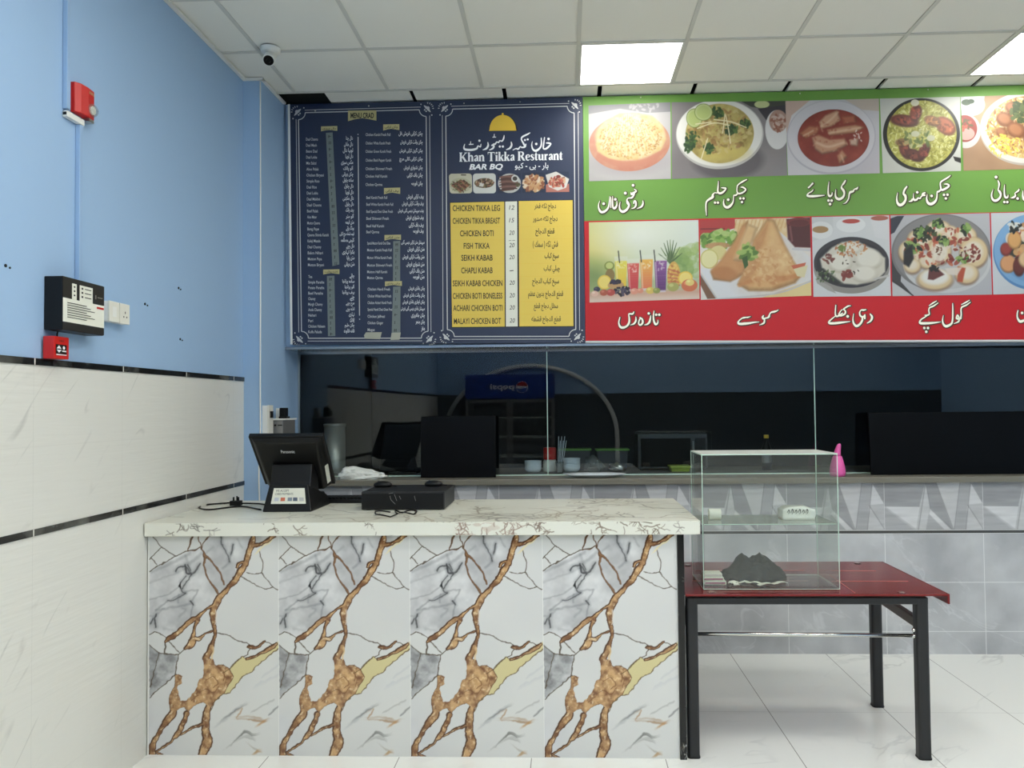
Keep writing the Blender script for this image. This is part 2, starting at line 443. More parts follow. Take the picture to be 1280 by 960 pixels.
# left wall tiles: white wavy marble, 0.6 x 0.31
def wall_marble():
    mt = bpy.data.materials.new('white wavy wall tile'); mt.use_nodes = True; t = NT(mt)
    o, x, y, z = t.coords()
    v1 = t.vein(o, 1.7, (math.radians(42), 0, 0), (1, .42, 2.8), .013, 2, 3.1, .05)
    mk = t.noise(o, 5.0, 2, .50, .66)
    c = t.mix(t.math('MULTIPLY', t.math('MULTIPLY', v1, mk), .34), (220, 219, 211), (140, 140, 134))
    ln = t.math('MAXIMUM', t.line(y, .6, 2.912, .0013), t.math('MULTIPLY', t.line(z, .31, 1.143, .0010), .6))
    c = t.mix(t.math('MULTIPLY', ln, .45), c, (196, 196, 188))
    t.L.new(c, t.b.inputs['Base Color']); t.b.inputs['Roughness'].default_value = .28
    nz = t.n('TexNoise', Scale=9.0, Detail=2.0); mp = t.n('Mapping'); mp.inputs['Scale'].default_value = (1, .35, 4.5); t.L.new(o, mp.inputs[0]); t.L.new(mp.outputs[0], nz.inputs['Vector'])
    bp = t.n('Bump'); bp.inputs['Strength'].default_value = .30; bp.inputs['Distance'].default_value = .006
    t.L.new(nz.outputs[0], bp.inputs['Height']); t.L.new(bp.outputs[0], t.b.inputs['Normal'])
    return mt
M['wtile'] = wall_marble()
def floor_tile():
    mt = bpy.data.materials.new('white marble floor tile'); mt.use_nodes = True; t = NT(mt)
    o, x, y, z = t.coords()
    v1 = t.vein(o, .9, (0, 0, math.radians(35)), (1, 2.4, 1), .014, 4, 1.7, .5)
    mk = t.noise(o, 1.4, 2, .5, .66)
    c = t.mix(t.math('MULTIPLY', t.math('MULTIPLY', v1, mk), .4), (236, 236, 230), (165, 165, 165))
    ln = t.math('MAXIMUM', t.line(x, .6, 1.0324, .0022), t.math('MULTIPLY', t.line(y, 1.2, 4.30, .0015), .5))
    c = t.mix(t.math('MULTIPLY', ln, .8), c, (128, 124, 116))
    t.L.new(c, t.b.inputs['Base Color']); t.b.inputs['Roughness'].default_value = .16
    return mt
M['floor'] = floor_tile()
def grey_tile():
    mt = bpy.data.materials.new('grey stone wall tile'); mt.use_nodes = True; t = NT(mt)
    o, x, y, z = t.coords()
    n1 = t.noise(o, 3.2, 6, .32, .68)
    c = t.mix(n1, (168, 169, 171), (202, 203, 204))
    v = t.vein(o, 2.0, (0, math.radians(40), 0), (1, 1, 2.2), .02, 5, 4.4, .8)
    c = t.mix(t.math('MULTIPLY', t.math('MULTIPLY', v, t.noise(o, 2.6, 2, .45, .6)), .4), c, (224, 225, 226))
    ln = t.math('MAXIMUM', t.line(x, .612, 2.015, .0020), t.line(z, .307, .142, .0020))
    c = t.mix(t.math('MULTIPLY', ln, .75), c, (238, 238, 236))
    t.L.new(c, t.b.inputs['Base Color']); t.b.inputs['Roughness'].default_value = .3
    return mt
M['gtile'] = grey_tile()
def slab_marble():
    mt = bpy.data.materials.new('white veined marble'); mt.use_nodes = True; t = NT(mt)
    o, x, y, z = t.coords()
    v = t.vein(o, 5.5, (.3, .5, math.radians(25)), (1, 1.0, 1.3), .016, 5, 2.2, .6)
    mk = t.noise(o, 2.6, 3, .40, .58)
    v2 = t.vein(o, 17, (0, .4, 0), (1, 1, 1), .03, 4, 7.7, .5)
    mk2 = t.noise(o, 3.3, 2, .55, .64)
    c = t.mix(t.math('MULTIPLY', t.math('MULTIPLY', v, mk), .85), (226, 226, 212), (98, 88, 78))
    c = t.mix(t.math('MULTIPLY', t.math('MULTIPLY', v2, mk2), .8), c, (118, 90, 74))
    t.L.new(c, t.b.inputs['Base Color']); t.b.inputs['Roughness'].default_value = .34
    return mt
M['slab'] = slab_marble()
def granite():
    mt = bpy.data.materials.new('black flecked granite'); mt.use_nodes = True; t = NT(mt)
    o, x, y, z = t.coords()
    v = t.vein(o, 14, (0, 0, 0), (1, 1, .6), .02, 5, 5.5, .6)
    c = t.mix(t.math('MULTIPLY', v, t.noise(o, 8, 2, .55, .62)), (12, 12, 13), (180, 178, 170))
    t.L.new(c, t.b.inputs['Base Color']); t.b.inputs['Roughness'].default_value = .2
    return mt
M['granite'] = granite()
def trim_stone():
    mt = bpy.data.materials.new('black trim tile'); mt.use_nodes = True; t = NT(mt)
    o, x, y, z = t.coords()
    n1 = t.noise(o, 5, 4, .5, .75)
    c = t.mix(n1, (26, 26, 25), (104, 104, 98))
    c = t.mix(t.line(y, .6, 2.912, .003), c, (224, 222, 214))
    t.L.new(c, t.b.inputs['Base Color']); t.b.inputs['Roughness'].default_value = .12
    return mt
M['trim'] = trim_stone()

# ------------------------------------------------------------------ the setting
ST = 'structure'
MB().box((XL-.1, YREAR-.1, -.1), (XR_+.1, YW+.3, 0)).obj('floor', M['floor'], kind=ST)
# left wall: blue plaster above, tiles below
wl = MB().box((XL-.1, YREAR-.1, 1.775), (XL-.004, YG, 4.2)).obj('wall_left', M['blue'], kind=ST)
MB().box((XL-.1, YREAR-.1, 0), (XL, YW, 1.752)).obj('wall_left_tiles', M['wtile'], wl)
MB().box((XL-.1, YREAR, 1.752), (XL+.004, 4.87, 1.777)).obj('trim_1', M['trim'], kind=ST)
MB().box((XL, YREAR, 1.128), (XL+.004, 4.87, 1.153)).obj('trim_2', M['trim'], kind=ST)
for k, (px, py) in enumerate(((182, 380), (224, 360), (226, 424), (8, 332))):
    p = at(px, py, X=XL)
    MB().cyl((XL-.004, p.y, p.z), (XL-.001, p.y, p.z), .006, n=8).cyl((XL-.004, p.y+.022, p.z-.004), (XL-.001, p.y+.022, p.z-.004), .004, n=8).obj('screw_hole', M['black_p'], wl)
# column in the corner
MB().box((XL-.05, 4.87, 0), (-1.83, YG+.02, 3.6)).obj('wall_column', M['blue'], kind=ST)
# back wall: tiled dado below the ledge, wall behind the boards
wb = MB().box((XL, YW, 0), (XR_, YW+.16, .758)).obj('wall_back', M['gtile'], kind=ST)
MB().box((-1.83, YW+.02, 1.99), (XR_, YW+.22, 3.602)).obj('wall_back_lintel', M['blue'], wb)
# geometric tile band
def geo_tile():
    P = Paint((430, 60, 920, 298), 150, (168, 168, 168))
    lt, md, dk, wh = (176, 176, 176), (154, 154, 155), (140, 140, 141), (188, 188, 188)
    P.poly([(430, 60), (638, 60), (606, 178), (430, 174)], dk)
    P.poly([(440, 181), (608, 181), (588, 290)], wh)
    P.poly([(430, 182), (584, 298), (430, 298)], md)
    P.poly([(640, 70), (664, 150), (632, 298), (598, 298)], lt)
    P.poly([(640, 60), (690, 60), (768, 296), (660, 186)], dk)
    P.poly([(660, 195), (755, 290), (632, 298)], wh); P.poly([(652, 215), (730, 296), (634, 298)], md)
    P.poly([(692, 60), (808, 60), (773, 296)], lt)
    P.poly([(812, 60), (862, 60), (832, 298), (778, 298)], md)
    P.poly([(862, 68), (918, 166), (846, 172)], wh); P.poly([(866, 60), (920, 60), (920, 160)], dk)
    P.poly([(842, 178), (918, 284), (918, 298), (834, 298)], lt)
    for l in ([(606, 180), (430, 176)], [(640, 60), (598, 298)], [(640, 60), (660, 190)], [(660, 190), (768, 296)], [(690, 60), (773, 298)], [(810, 60), (775, 298)], [(862, 60), (832, 298)], [(845, 175), (918, 290)], [(862, 60), (920, 165)]):
        P.stroke(l, 3.5, (112, 112, 112), .7, smooth=False)
    n = vnoise(P.X*.12, P.Y, 14, 3, 3)[..., None]; P.a *= .92+.16*n
    P.a[:, :1] = 208; P.a[-1:, :] = 206
    return P
gp = geo_tile(); TZ0, TZ1 = .776, 1.079
me0 = gp.mesh('geometric_tile', (0, 0, TZ1), (.612, 0, TZ1), (.612, 0, TZ0), (0, 0, TZ0)); me0.materials.append(M['print_matt'])
MB().box((XL, YW+.004, .758), (XR_, YW+.16, 1.08)).obj('wall_back_band', M['gtile'], wb)
MB().box((XL, YW-.002, .758), (XR_, YW+.02, .775)).obj('wall_back_strip', mat('dark strip tile', (74, 74, 72), .2), wb)
MB().box((XL, YW-.003, .7755), (XR_, YW+.02, .779)).obj('wall_back_grout', mat('pale grout', (205, 205, 202), .6), wb)
k = -7
while 2.015+k*.612 < XR_-.6:
    o = bpy.data.objects.new('geometric_tile', me0); put(o, None, wb); o.matrix_parent_inverse = Matrix.Identity(4); o.location = (2.015+k*.612, YW, 0); k += 1
MB().box((XR_, YREAR-.1, 0), (XR_+.1, YG, 4.2)).obj('wall_right', M['blue'], kind=ST)
MB().box((XL, YREAR-.1, 1.775), (XR_, YREAR, 4.2)).obj('wall_front', M['blue'], kind=ST)
MB().box((XL, YREAR-.1, 0), (XR_, YREAR+.004, 1.775)).obj('wall_front_tiles', mat('dark teal panel', (58, 66, 68), .5), bpy.data.objects['wall_front'])
# kitchen behind the window
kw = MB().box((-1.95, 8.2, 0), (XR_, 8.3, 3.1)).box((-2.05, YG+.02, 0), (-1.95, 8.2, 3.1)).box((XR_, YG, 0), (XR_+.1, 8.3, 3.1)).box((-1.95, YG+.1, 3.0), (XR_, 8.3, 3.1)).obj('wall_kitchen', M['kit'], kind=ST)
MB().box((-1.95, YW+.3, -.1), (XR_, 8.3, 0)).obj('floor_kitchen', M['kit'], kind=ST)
# ceiling: tiles, bars and the cut strips in front of the boards
ce = MB().box((XL, YREAR, ZC+.006), (XR_, YT_END, ZC+.03)).obj('ceiling', M['ceil'], kind=ST)
MB().box((XL-.1, YREAR-.1, 4.2), (XR_+.1, 8.3, 4.3)).obj('ceiling_slab', M['gloom'], kind=ST)
gb = MB(); GX, GY = .0989, 5.11
x = GX-.6*3
while x < XR_:
    gb.box((x-.011, YREAR, ZC), (x+.011, YT_END, ZC+.0058)); x += .6
y = GY
while y > YREAR:
    gb.box((XL, y-.011, ZC-.0002), (XR_, y+.011, ZC+.0056)); y -= .6
tw = MB().box((XL-.003, YREAR, ZC-.014), (XL+.018, 4.85, ZC-.0005)).box((-1.833, 4.852, ZC-.014), (-1.812, 5.262, ZC-.0005)).box((XL-.003, 4.8505, ZC-.014), (-1.812, 4.8715, ZC-.0005)); tw.obj('trim_7', M['white_p'], kind=ST)
gb.obj('ceiling_bars', M['tbar'], ce)
cuts = [-1.53, -.962, -.366, .245, .846, 1.434, 2.022, 2.62, 3.2, 3.8, 4.4, 5.0, XR_]
st = MB()
for a, b in zip(cuts, cuts[1:]):
    st.hexa([(a+.014, YT_END+.002, ZC+.002), (b-.014, YT_END+.002, ZC+.002), (b-.014, YW+.018, ZC-.003), (a+.014, YW+.018, ZC-.003),
             (a+.014, YT_END+.002, ZC+.016), (b-.014, YT_END+.002, ZC+.016), (b-.014, YW+.018, ZC+.012), (a+.014, YW+.018, ZC+.012)])
st.obj('ceiling_cut_strip', M['ceil'], ce)
MB().box((XL, YW-.6, ZC+.42), (XR_, YW+.0, ZC+.44)).box((-1.95, YW+.02, 3.603), (XR_, YW+.1, 4.2)).box((XL-.004, 4.6, 3.612), (XL+.05, YW+.02, 4.2)).obj('ceiling_void', M['gloom'], ce)
M['shelf'] = glass('dusty showcase shelf', (.92, .96, .92), .5, .22)
# ceiling light panels
def light(x0, y0, label, first=None):
    c = (x0+.3, y0+.3, ZC)
    if first is None:
        t = thing('ceiling_light', label, 'ceiling light', c, 'square ceiling light panels')
        MB().box((x0+.012, y0+.012, ZC-.0015), (x0+.022, y0+.588, ZC+.0055)).box((x0+.578, y0+.012, ZC-.0015), (x0+.588, y0+.588, ZC+.0055)).box((x0+.022, y0+.012, ZC-.0015), (x0+.578, y0+.022, ZC+.0055)).box((x0+.022, y0+.578, ZC-.0015), (x0+.578, y0+.588, ZC+.0055)).obj('frame', M['white_p'], t)
        MB().box((x0+.0225, y0+.0225, ZC-.0008), (x0+.5775, y0+.5775, ZC+.0055)).obj('diffuser', M['lamp'], t)
        return t
    t = first.copy(); COL.objects.link(t); t.location = c; t['label'] = label
    for ch in list(first.children):
        d = ch.copy(); COL.objects.link(d); d.parent = t; d.matrix_parent_inverse = ch.matrix_parent_inverse.copy()
    return t
L0 = light(GX, GY-.6, 'glowing square ceiling panel above the join of the blue menu and the green banner', None)
light(GX+2.4, GY-.6, 'glowing square ceiling panel cut off by the right frame edge', L0)
for ri, row in enumerate(('in the row before the counter', 'in the row overhead', 'in the rearmost row')):  # unseen panels added overhead and behind to brighten the lower half of the view
    for ci, colm in enumerate(('nearest the left wall', 'second from the left wall', 'in the middle of the room', 'second from the right wall', 'nearest the right wall')):
        light(GX-1.2+1.2*ci, GY-3.0-1.5*ri-(.0 if ri < 1 else .3), 'added unseen square fill panel %s, %s' % (row, colm), L0)
# serving window: ledge, soffit, channel, panes
ld = tag(MB().box((-1.829, YW-.045, LEDGE_Z-.036), (XR_-.002, 6.25, LEDGE_Z)).obj('serving_ledge', M['ledge'], bevel=.003), 'long dark stone ledge under the black glass serving window', 'ledge')
MB().box((-1.829, YW+.0, 1.972), (XR_-.002, YG+.05, 1.988)).obj('trim_3', M['soffit'], kind=ST)
MB().box((-1.829, YG-.008, 1.955), (XR_-.002, YG+.012, 1.9718)).obj('trim_4', M['soffit'], kind=ST)
MB().box((-1.829, YG-.006, LEDGE_Z), (XR_-.002, YG+.014, LEDGE_Z+.006)).obj('trim_5', M['glass_edge'], kind=ST)
MB().box((-1.829, YG-.006, LEDGE_Z+.0065), (-1.815, YG+.014, 1.955)).obj('trim_6', M['steel'], kind=ST)
PX0 = [-1.814, -.116, 1.675, 3.46, XR_-.004]
for i, (a, b) in enumerate(zip(PX0, PX0[1:])):
    p = MB().box((a, YG, LEDGE_Z+.0065), (b-.006, YG+.008, 1.9545)).obj('window_%d' % (i+1), M['tinted'], kind=ST)
    if i < 3: MB().box((b-.0058, YG-.001, LEDGE_Z+.0065), (b-.0002, YG+.009, 1.9545)).obj('glass_edge', M['glass_edge'], p)
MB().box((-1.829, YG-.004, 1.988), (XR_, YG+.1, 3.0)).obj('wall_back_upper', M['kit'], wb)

XJOIN = at(731.5, 400, Y=YB).x
# ------------------------------------------------------------------ the two navy menu boards
def on_board(px, py, lift=0.0):
    return at(px, py, Y=YB-.0012-lift)
def board_panel(name, label, corners, mt, group=None):
    t = thing(name, label, 'menu board' if 'menu' in name else 'banner', tuple(at(*corners[0], Y=YB+.02)))
    if group: t['group'] = group
    a = [at(*c, Y=YB) for c in corners]
    if corners[1][0] > 600: a[1].x = a[2].x = XJOIN-.001
    b = [Vector((p.x, YW+.019, p.z)) for p in a]   # UL UR LR LL
    MB().hexa([a[3], a[2], b[2], b[3], a[0], a[1], b[1], b[0]]).obj('panel', mt, t)
    return t
mb1 = board_panel('menu_board', 'left navy menu board with white dish columns and strips of grey tape', [(361, 130.5), (546, 126.3), (548.5, 429.5), (364.5, 430.5)], M['navy'], None)
mb2 = board_panel('menu_board', 'right navy menu board with a gold cloche, small dish pictures and yellow price table', [(546, 126.3), (728.7, 121.2), (732.0, 428.5), (548.5, 429.5)], M['navy'], None)

def ornament(F, cx, cy, sx, sy):
    """corner flower; sx, sy point outward"""
    F.stroke([(cx-4.2*sx, cy+3.4*sy, 1.2), (cx-1*sx, cy+.6*sy, 3.2), (cx+2.2*sx, cy-1.6*sy, 1.0)])
    F.stroke([(cx+3.4*sx, cy-4.2*sy, 1.0), (cx+.6*sx, cy-1*sy, 3.0), (cx-1.6*sx, cy+2.4*sy, .8)])
    F.disc(cx+.6*sx, cy+.6*sy, 2.0); F.disc(cx-3.6*sx, cy-1.8*sy, 1.0); F.disc(cx-1.8*sx, cy-3.6*sy, 1.0)
    for a in (0, 24, 45, 66, 90):
        r = 7.2; F.stroke([(cx+sx*(r-1.4)*math.cos(math.radians(a)), cy+sy*(r-1.4)*math.sin(math.radians(a)), .5), (cx+sx*r*math.cos(math.radians(a)), cy+sy*r*math.sin(math.radians(a)), 1.4)], smooth=False)
    F.disc(cx+9.2*-sx*.9, cy+5.2*sy, .9); F.disc(cx+5.2*sx, cy-9.2*sy*.9, .9)
def frame(board, inner, outer, orn):
    """inner and outer line frames as pixel corners UL UR LR LL; concave arcs at the corners of the inner one"""
    F = Flat(on_board)
    R = 8.5
    def off(p, q, d):
        L = math.hypot(q[0]-p[0], q[1]-p[1]); return (p[0]+(q[0]-p[0])*d/L, p[1]+(q[1]-p[1])*d/L)
    for (q, d, w_) in ((inner, R, 1.15), (outer, R+2.5, .7)):
        for i in range(4):
            a, b = q[i], q[(i+1) % 4]
            F.stroke([(*off(a, b, d), w_), (*off(b, a, d), w_)], smooth=False, cap=False)
    for i in range(4):
        c = inner[i]; n = inner[(i+1) % 4]; p = inner[i-1]
        a0 = math.atan2(n[1]-c[1], n[0]-c[0]); a1 = math.atan2(p[1]-c[1], p[0]-c[0])
        while a1-a0 > math.pi: a1 -= 2*math.pi
        while a1-a0 < -math.pi: a1 += 2*math.pi
        F.stroke([(c[0]+R*math.cos(a0+(a1-a0)*k/6), c[1]+R*math.sin(a0+(a1-a0)*k/6), 1.1) for k in range(7)], cap=False)
    F.obj('line_frame', M['ink_s'], board)
    for (cx, cy), (sx, sy) in zip(orn, ((-1, -1), (1, -1), (1, 1), (-1, 1))):
        O = Flat(lambda x, y, l: on_board(x, y, l+.0006)); ornament(O, cx, cy, sx, sy); O.obj('corner_ornament', M['ink_s'], board)
frame(mb1, [(373, 141), (532.6, 137), (535.2, 422.6), (377, 422.8)], [(370, 138), (537, 133.5), (538.8, 426), (373.6, 426.4)], [(371.5, 140), (534.5, 135.5), (537.4, 424.2), (373.8, 424.5)])
frame(mb2, [(557.2, 136.6), (717.6, 132.6), (719.8, 420.4), (559.3, 420.6)], [(552.8, 133), (722.6, 129), (724.6, 423.8), (553.8, 424.2)], [(555.3, 135.3), (719, 131.6), (722.4, 421.2), (557.3, 421.6)])
for brd, dots in ((mb1, ((394, 139.2-.6), (461, 132.4))), (mb2, ((650, 127.2), (580, 129)))):
    for x, y in dots:
        p = on_board(x, y); MB().cyl((p.x, YB, p.z), (p.x, YB-.004, p.z), .005, .004, 10).obj('screw', M['steel'], brd)

def rows(y0, dy, n): return [y0+dy*i for i in range(n)]
EN1 = ['Daal Channa', 'Daal Mash', 'Beans Daal', 'Daal Lobia', 'Mix Sabzi', 'Aloo Palak', 'Chicken Biryani', 'Simple Rice', 'Daal Rice', 'Daal Lobia', 'Daal Makhni', 'Daal Channa', 'Beef Palak', 'Aloo Matar', 'Mutton Qeema', 'Bong Paye', 'Qeema Shimla Karahi', 'Kaleji Masala', 'Daal Channy', 'Bakra Nihari', 'Mutton Paya', 'Mutton Biryani']
UR1 = ['دال چنا', 'دال ماش', 'لوبیا دال', 'دال لوبیا', 'مکس سبزی', 'آلو پالک', 'چکن بریانی', 'سادہ چاول', 'دال چاول', 'دال لوبیا', 'دال مکھنی', 'دال چاول', 'بیف پالک', 'آلو مٹر', 'مٹن قیمہ', 'بونگ پائے', 'قیمہ شملہ مرچ کڑاہی', 'کلیجی مصالحہ', 'دال چنے', 'بکرا نہاری', 'مٹن پایا', 'مٹن بریانی']
W1 = [15, 13.5, 14, 13.5, 12.5, 15.5, 21.5, 16, 12.5, 14, 16.5, 18, 14, 12, 16, 14.5, 26.5, 16, 17, 19, 17.5, 20]
U1 = [8.5, 11, 12.5, 9.5, 15, 12.5, 14, 13, 11.5, 10, 13.5, 10.5, 10, 10, 10.5, 10, 18, 16.5, 10, 15, 9.5, 12.5]
EN2 = ['Tea', 'Simple Paratha', 'Potato Paratha', 'Beef Paratha', 'Channy', 'Murgh Channy', 'Anda Channy', 'Nehari', 'Puri', 'Chicken Haleem', 'Kulfa Faluda']
UR2 = ['چائے', 'سادہ پراٹھا', 'آلو پراٹھا', 'بیف پراٹھا', 'چنے', 'مرغ چنے', 'انڈہ چنے', 'نہاری', 'پوری', 'چکن حلیم', 'قلفہ فالودہ']
W2 = [5, 20, 20, 18.5, 9, 18, 17, 10, 6, 21, 17]; U2 = [6, 15, 12, 15, 5.5, 10.5, 10.5, 7, 5.5, 12, 13]
RB = [
 ([168.2, 178.8, 189.2, 200.2, 210.8, 220.2, 230.6], 457, 528.3, ['Chicken Karahi Fresh Full', 'Chicken White Karahi Fresh', 'Chicken Green Karahi Fresh', 'Chicken Black Pepper Karahi', 'Chicken Shinwari Fresh', 'Chicken Half Karahi', 'Chicken Qorma'], [31, 31, 32, 32, 33, 27, 21],
  ['چکن کڑاہی فریش فل', 'چکن وائٹ کڑاہی فریش', 'چکن گرین کڑاہی فریش', 'چکن کڑاہی کالی مرچ', 'چکن شنواری فریش', 'چکن ہاف کڑاہی', 'چکن قورمہ'], [30, 28, 29, 29, 23.5, 19.5, 14]),
 ([246.9, 255.4, 264.3, 273, 282.4, 289.8], 458, 529.5, ['Beef Karahi Fresh Full', 'Beef White Karahi Fresh Full', 'Beef Special Desi Ghee Fresh', 'Beef Shinwari Fresh', 'Beef Half Karahi', 'Beef Qorma'], [26, 33.5, 33, 28, 22, 16],
  ['بیف کڑاہی فریش', 'بیف وائٹ کڑاہی فریش', 'بیف سپیشل دیسی گھی فریش', 'بیف شنواری فریش', 'بیف ہاف کڑاہی', 'بیف قورمہ'], [21, 27, 32, 22, 18.5, 13]),
 ([303.9, 312.5, 322, 331.4, 339.7, 347.1], 459, 530.5, ['Special Mutton Karahi Desi Ghee', 'Mutton Karahi Fresh Full', 'Mutton White Karahi Fresh', 'Mutton Shinwari Fresh', 'Mutton Half Karahi', 'Mutton Qorma'], [29, 30.5, 30.5, 31, 25, 19.5],
  ['سپیشل مٹن کڑاہی دیسی گھی', 'مٹن کڑاہی فریش', 'مٹن وائٹ کڑاہی فریش', 'مٹن شنواری فریش', 'مٹن ہاف کڑاہی', 'مٹن قورمہ'], [29, 21, 27.5, 22.5, 18.5, 14]),
 ([361.4, 370, 378.3, 386.7, 395.4, 403.5, 412.1], 459.5, 531, ['Chicken Handi Fresh', 'Chicken White Handi Fresh', 'Chicken Achari Handi Fresh', 'Special Handi Desi Ghee Fresh', 'Chicken Jalfrezi', 'Chicken Ginger', 'Magaz'], [28, 29.5, 30, 32, 21.5, 19.5, 9],
  ['چکن ہانڈی فریش', 'چکن وائٹ ہانڈی فریش', 'چکن اچاری ہانڈی فریش', 'سپیشل ہانڈی دیسی گھی فریش', 'چکن جلفریزی', 'چکن جنجر', 'مغز'], [20.5, 27, 28, 30, 17, 11.5, 4.5])]
TEXT_PARTS = []
def nt(name, ink, par, lift=0.0):
    F = Flat(lambda x, y, l: on_board(x, y, l+lift)); TEXT_PARTS.append((F, name, ink, par)); return F
for i, y in enumerate(rows(174, 7.48, 22)):
    x0 = 382.4+.12*i; nt('english_dish_name', 'ink_s', mb1).text(EN1[i], x0, x0+W1[i], y+1.7, size=5.0, bold=.012)
    xr = 441+.1*i; nt('urdu_dish_name', 'ink_w', mb1).text(UR1[i], xr-U1[i], xr, y-4.0, y+2.6, rtl=True, bold=.012)
for i, y in enumerate(rows(345.8, 6.89, 11)):
    nt('english_dish_name', 'ink_s', mb1).text(EN2[i], 385.3, 385.3+W2[i], y+1.7, size=5.0, bold=.012); nt('urdu_dish_name', 'ink_w', mb1).text(UR2[i], 443-U2[i], 443, y-3.8, y+2.4, rtl=True, bold=.012)
for ys, xl, xr, en, we, ur, wu in RB:
    for y, e, a, u, b in zip(ys, en, we, ur, wu):
        nt('english_dish_name', 'ink_s', mb1).text(e, xl, xl+a, y+1.7, size=4.9, bold=.012); nt('urdu_dish_name', 'ink_w', mb1).text(u, xr-b, xr, y-4.2, y+2.6, rtl=True, bold=.012)
RIB = [((435, 138.3, 470.5, 151.5), 'MENU CRAD', False), ((401.3, 158, 421.6, 164.2), 'دال سبزی', True), ((404, 337, 424.3, 343.2), 'ناشتہ پوائنٹ', True), ((479, 155.6, 499.2, 163.2), 'چکن کڑاہی', True), ((480, 235, 500.2, 243), 'بیف کڑاہی', True), ((480.6, 293.8, 501.2, 300.6), 'مٹن کڑاہی', True), ((481.2, 351.8, 502.3, 358), 'چکن ہانڈی', True)]
for (x0, y0, x1, y1), s_, r_ in RIB:
    R_ = Flat(lambda x, y, l: on_board(x, y, l+.0022)); n_ = (y1-y0)*.17
    R_.poly([(x0, y1), ((x0*3+x1)/4, y1-n_*1.1), ((x0+x1)/2, y1-n_*1.7), ((x0+x1*3)/4, y1-n_*1.1), (x1, y1-.6), (x1, y0-.5), (x0, y0)][::1])
    ro = R_.obj('title_ribbon', M['ink_gold'], mb1)
    T_ = Flat(lambda x, y, l: on_board(x, y, l+.0030))
    w_ = x1-x0; h_ = y1-y0
    T_.text(s_, x0+w_*.09, x1-w_*.09, y0+h_*.2, y1-h_*.28, rtl=r_, bold=.03 if not r_ else .02); RIB_T = T_
    TEXT_PARTS.append((T_, 'ribbon_lettering', 'ink_k', ro))
D_ = Flat(on_board); D_.stroke([(447.6, 171.5, 1.1), (449.4, 394, 1.1)], smooth=False); D_.disc(447.5, 168, .7); D_.disc(449.5, 399, .7); D_.obj('divider_line', M['ink_s'], mb1)
for quad, ns in (([(407.3, 166), (415.8, 165.5), (424.2, 330.5), (415.5, 332.6)], 21), ([(408.6, 345), (418, 344.6), (419.2, 420), (410, 420.3)], 11), ([(491.5, 301.5), (500.3, 301), (500.2, 351.6), (491.2, 352)], 7), ([(491.4, 358.4), (500.6, 358), (500.4, 416.5), (489.6, 417)], 6)):
    T_ = Flat(lambda x, y, l: on_board(x, y, l+.0016)); T_.poly([quad[0], quad[3], quad[2], quad[1]]); to = T_.obj('price_tape', M['tape'], mb1)
    K_ = Flat(lambda x, y, l: on_board(x, y, l+.0022)); rg = random.Random(7+ns)
    for i in range(ns):
        f = (i+.6)/ns; cx = quad[0][0]+(quad[3][0]-quad[0][0])*f+4.6; cy = quad[0][1]+(quad[3][1]-quad[0][1])*f
        if rg.random() < .25: K_.stroke([(cx-2, cy, .5), (cx+1.4, cy-.3, .5)], smooth=False)
        for q in range(rg.choice((1, 1, 2))):
            ox = cx-1.2+2.0*q; K_.stroke([(ox-.5, cy-1.3, .45), (ox+.5, cy-1.5, .5), (ox-.1, cy, .5), (ox+.4, cy+1.2, .5), (ox-.6, cy+1.4, .4)])
    K_.obj('handwritten_prices', M['ink_k'], to)
for q in ([(457.5, 415.4), (477.3, 415.2), (475, 424), (456, 423.4), (455, 419)], [(489.5, 416), (501, 415.6), (499.5, 424.5), (488, 425)]):
    T_ = Flat(lambda x, y, l: on_board(x, y, l+.0028)); T_.poly(q[::-1]); T_.obj('tape_scrap', M['tape_l'], mb1)

# board 2: cloche, titles
C_ = Flat(on_board)
C_.poly([(613.6+.6, 163.6)]+[(629.6+17.2*math.cos(math.radians(a)), 163.6-19.8*math.sin(math.radians(a))) for a in range(0, 181, 10)]); C_.obj('cloche_shadow', M['ink_k'], mb2)
C_ = Flat(lambda x, y, l: on_board(x, y, l+.0008))
C_.poly([(628.4+16.6*math.cos(math.radians(a)), 162.6-19*math.sin(math.radians(a))) for a in range(0, 181, 9)])
C_.poly([(611.5, 163.6), (645.4, 163.2), (645.4, 162), (611.5, 162.4)]); C_.disc(628.4, 142.4, 1.2); C_.stroke([(628.4, 142.5, .9), (628.4, 145, .9)], smooth=False); C_.obj('cloche', M['ink_dome'], mb2)
def crop(ox, oy, sc): return lambda pts: [((ox+p[0]/sc), (oy+p[1]/sc), p[2]/sc) for p in pts]
def word(board, name, ox, oy, sc, strokes, dots, mt, lift=.001, shadow=None, fat=1.0):
    c = crop(ox, oy, sc)
    if shadow:
        for d, add in ((shadow[0], shadow[1]),):
            F = Flat(lambda x, y, l: on_board(x, y, l*.5+lift-.0007))
            for s_ in strokes: F.stroke([(x+d, y+d*.5, w_*fat) for x, y, w_ in c(s_)], add=add, sub=4)
            for x, y, w_ in c(dots): F.disc(x+d, y+d*.5, w_*fat/2+add/2)
            F.obj('lettering_outline', M['ink_brown'], board)
    F = Flat(lambda x, y, l: on_board(x, y, l*.5+lift))
    for s_ in strokes: F.stroke([(x, y, w_*fat) for x, y, w_ in c(s_)], sub=5)
    for x, y, w_ in c(dots): F.disc(x, y, w_*fat/2)
    return F.obj(name, M[mt], board)
